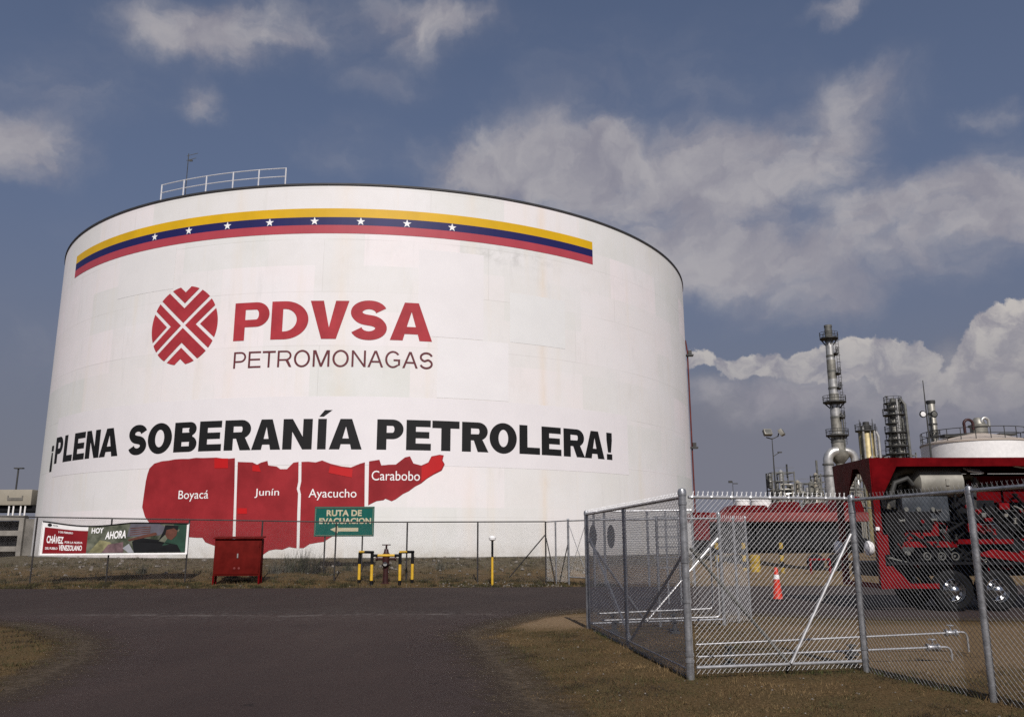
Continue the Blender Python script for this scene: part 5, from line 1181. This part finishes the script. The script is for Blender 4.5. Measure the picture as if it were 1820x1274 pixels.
for pts_, r_ in (([(1578, 905), (1580, 868), (1592, 850), (1612, 846), (1624, 856)], .075), ([(1592, 905), (1594, 872), (1606, 862), (1622, 866)], .06), ([(1610, 900), (1610, 876), (1626, 872)], .07), ([(1702, 850), (1722, 846), (1736, 858), (1738, 900)], .08), ([(1716, 905), (1716, 868), (1760, 862), (1820, 860)], .06), ([(1600, 838), (1650, 832), (1706, 834)], .05)):
    MB().tube([at(a, b, Y0+.75+.1*i_) for i_, (a, b) in enumerate(pts_)], r_, 10).build('manifold_pipe', m_olive, tk)
for px, py, w, h in ((1584, 892, .35, .3), (1612, 889, .3, .35), (1748, 880, .7, .4), (1795, 876, .6, .5), (1722, 872, .3, .4)):
    p = at(px, py, Y0+.9); MB().bev(tuple(p), (w, .4, h), .03).build('machine_housing', m_reddk if px > 1700 else m_steeldk, tk)
# dark equipment on the deck
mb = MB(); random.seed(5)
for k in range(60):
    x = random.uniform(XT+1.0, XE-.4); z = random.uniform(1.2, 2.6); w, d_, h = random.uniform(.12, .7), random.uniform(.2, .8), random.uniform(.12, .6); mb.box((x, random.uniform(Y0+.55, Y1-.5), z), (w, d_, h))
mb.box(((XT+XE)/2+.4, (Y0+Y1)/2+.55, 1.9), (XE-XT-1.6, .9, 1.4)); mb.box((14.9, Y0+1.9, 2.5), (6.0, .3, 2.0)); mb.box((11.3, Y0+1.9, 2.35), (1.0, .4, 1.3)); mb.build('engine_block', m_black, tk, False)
mb = MB()
for k in range(26):
    x = random.uniform(XT+.6, XE-.6); y = Y0+random.uniform(.25, .6); z = random.uniform(1.2, 2.7); P = [(x, y, z)]
    for q in range(3): x += random.uniform(-.5, .6); z = min(2.9, max(1.2, z+random.uniform(-.5, .5))); P.append((x, y+random.uniform(-.05, .05), z))
    MB().tube(P, random.uniform(.025, .05), 7).build('hose', m_rubber, tk)
for (a, b, c, d_) in ((1605, 925, 1640, 957), (1632, 930, 1668, 952), (1718, 930, 1760, 945), (1602, 962, 1700, 972), (1700, 958, 1800, 966), (1566, 950, 1580, 985)):
    p, q_ = at(a, b, Y0+.35), at(c, d_, Y0+.35); MB().box(((p.x+q_.x)/2, Y0+.36, (p.z+q_.z)/2), (q_.x-p.x, .12, abs(q_.z-p.z))).build('equipment_box', m_red, tk, False)
p, q_ = at(1598, 882, Y0+.5), at(1685, 926, Y0+.5); MB().bev(((p.x+q_.x)/2, Y0+.52, (p.z+q_.z)/2), (q_.x-p.x, .3, p.z-q_.z), .03).build('control_panel', mat('dusty_grey_panel', (.045, .052, .060), .4, 0, .3, 3), tk)
for px in (1612, 1634, 1660): p = at(px, 905, Y0+.3); MB().lathe((p.x, Y0+.35, p.z), [(.001, .03), (.055, .03), (.065, 0)], 14, 'y').build('gauge', m_steelmd, tk)
for px in (1648, 1674, 1698, 1748, 1775, 1800):
    p = at(px, 988, Y0+.1); w = MB().lathe((p.x, Y0+.12, p.z), [(.075, -.02), (.10, -.02), (.10, .03), (.075, .03), (.075, -.02)], 16, 'y').lathe((p.x, Y0+.15, p.z), [(.001, .03), (.03, .03), (.035, -.1)], 10, 'y').build('outlet_coupling', m_steelmd, tk)
MB().tube([at(1742, 932, Y0+.2), at(1768, 931, Y0+.2), at(1776, 942, Y0+.2)], .014, 6).tube([at(1752, 931, Y0+.2), at(1758, 941, Y0+.2)], .014, 6).build('grab_handle', m_chrome, tk)
# horizontal vessel and pipe under the canopy
YV = 21.8; p, q_ = at(1626, 857, YV), at(1700, 852, YV); rv = .36
MB().lathe((p.x, YV, p.z-.02), [(.01, -.12), (rv*.7, -.06), (rv, 0), (rv, q_.x-p.x), (rv*.7, q_.x-p.x+.06), (.01, q_.x-p.x+.12)], 24, 'x').box(((p.x+q_.x)/2+.12, YV-rv, p.z-.02), (.09, .03, .16)).build('silencer_vessel', mat('dusty_beige_vessel', (.27, .26, .22), .5, .1, .2, 3), tk)
MB().tube([at(1585, 862, YV), at(1590, 843, YV), at(1605, 836, YV), at(1690, 836, YV), at(1702, 846, YV), at(1708, 872, YV)], .11, 12).build('exhaust_pipe', mat('brown_exhaust', (.10, .085, .06), .6, .3, .3, 3), tk)
MB().tube([at(1582, 885, YV-.3), at(1590, 858, YV-.3), at(1612, 850, YV-.3), at(1622, 862, YV-.3)], .07, 10).build('exhaust_pipe', m_steeldk, tk)
for px in (1600, 1732): MB().tube([at(px, 848, YV), at(px, 905, YV)], .05, 8).build('upright_pipe', m_steeldk, tk)
for px, py in ((1730, 836), (1812, 828)): p = at(px, py, Y0+.4); MB().box(p, (.42, .25, .03), Matrix.Rotation(R_(24), 3, 'X') @ Matrix.Rotation(R_(8), 3, 'Y')).build('work_lamp', m_white, tk, False)
p, q_ = at(1720, 848, Y0+.9), at(1820, 838, Y0+.9); MB().box(((p.x+XE)/2, Y0+1.0, 3.15), (XE-p.x, .2, .45)).build('rear_housing', m_reddk, tk, False)
random.seed(21)
for k in range(46):      # small valves, lines and brackets along the open side
    px, py = random.uniform(1570, 1830), random.uniform(890, 1015); p = at(px, py, Y0+random.uniform(.12, .34)); m = random.choice((m_red, m_reddk, m_steelmd, m_steeldk, m_clad, m_red))
    kind_ = random.random()
    if kind_ < .35: MB().tube([p, p+Vector((random.uniform(-.1, .25), 0, random.uniform(-.3, .3))), p+Vector((random.uniform(.1, .5), .05, random.uniform(-.2, .2)))], random.uniform(.012, .03), 7).build('feed_line', m, tk)
    elif kind_ < .7: MB().lathe(tuple(p), [(.001, -.05), (.05, -.05), (.05, -.03), (.025, -.02), (.03, .06), (.05, .07), (.05, .09), (.001, .09)], 10, random.choice('xyz')).build('valve', m, tk)
    else: MB().bev(tuple(p), (random.uniform(.08, .28), .1, random.uniform(.05, .2)), .01).build('bracket', m, tk)
# wheels
def wheel(x, y, face):
    w = MB().lathe((x, y, .50), [(.30, .14*face), (.42, .16*face), (.485, .12*face), (.50, .06*face), (.50, -.06*face), (.485, -.12*face), (.42, -.16*face), (.26, -.14*face)], 32, 'y').build('wheel', m_rubber, tk)
    MB().lathe((x, y, .50), [(.285, .145*face), (.275, .155*face), (.26, .13*face), (.235, .05*face), (.16, .02*face), (.13, .10*face), (.11, .19*face), (.07, .22*face), (.001, .23*face)], 32, 'y').build('rim', m_chrome, w)
    for k in range(10): a = 2*pi*k/10; MB().lathe((x+.20*math.cos(a), y-.045*face, .5+.20*math.sin(a)), [(.001, .012), (.032, .010), (.032, -.01)], 8, 'y').build('hand_hole', m_black, w)
for x in (10.93, 12.02, 16.4):
    wheel(x, Y0+.22, 1); wheel(x, Y1-.22, -1)
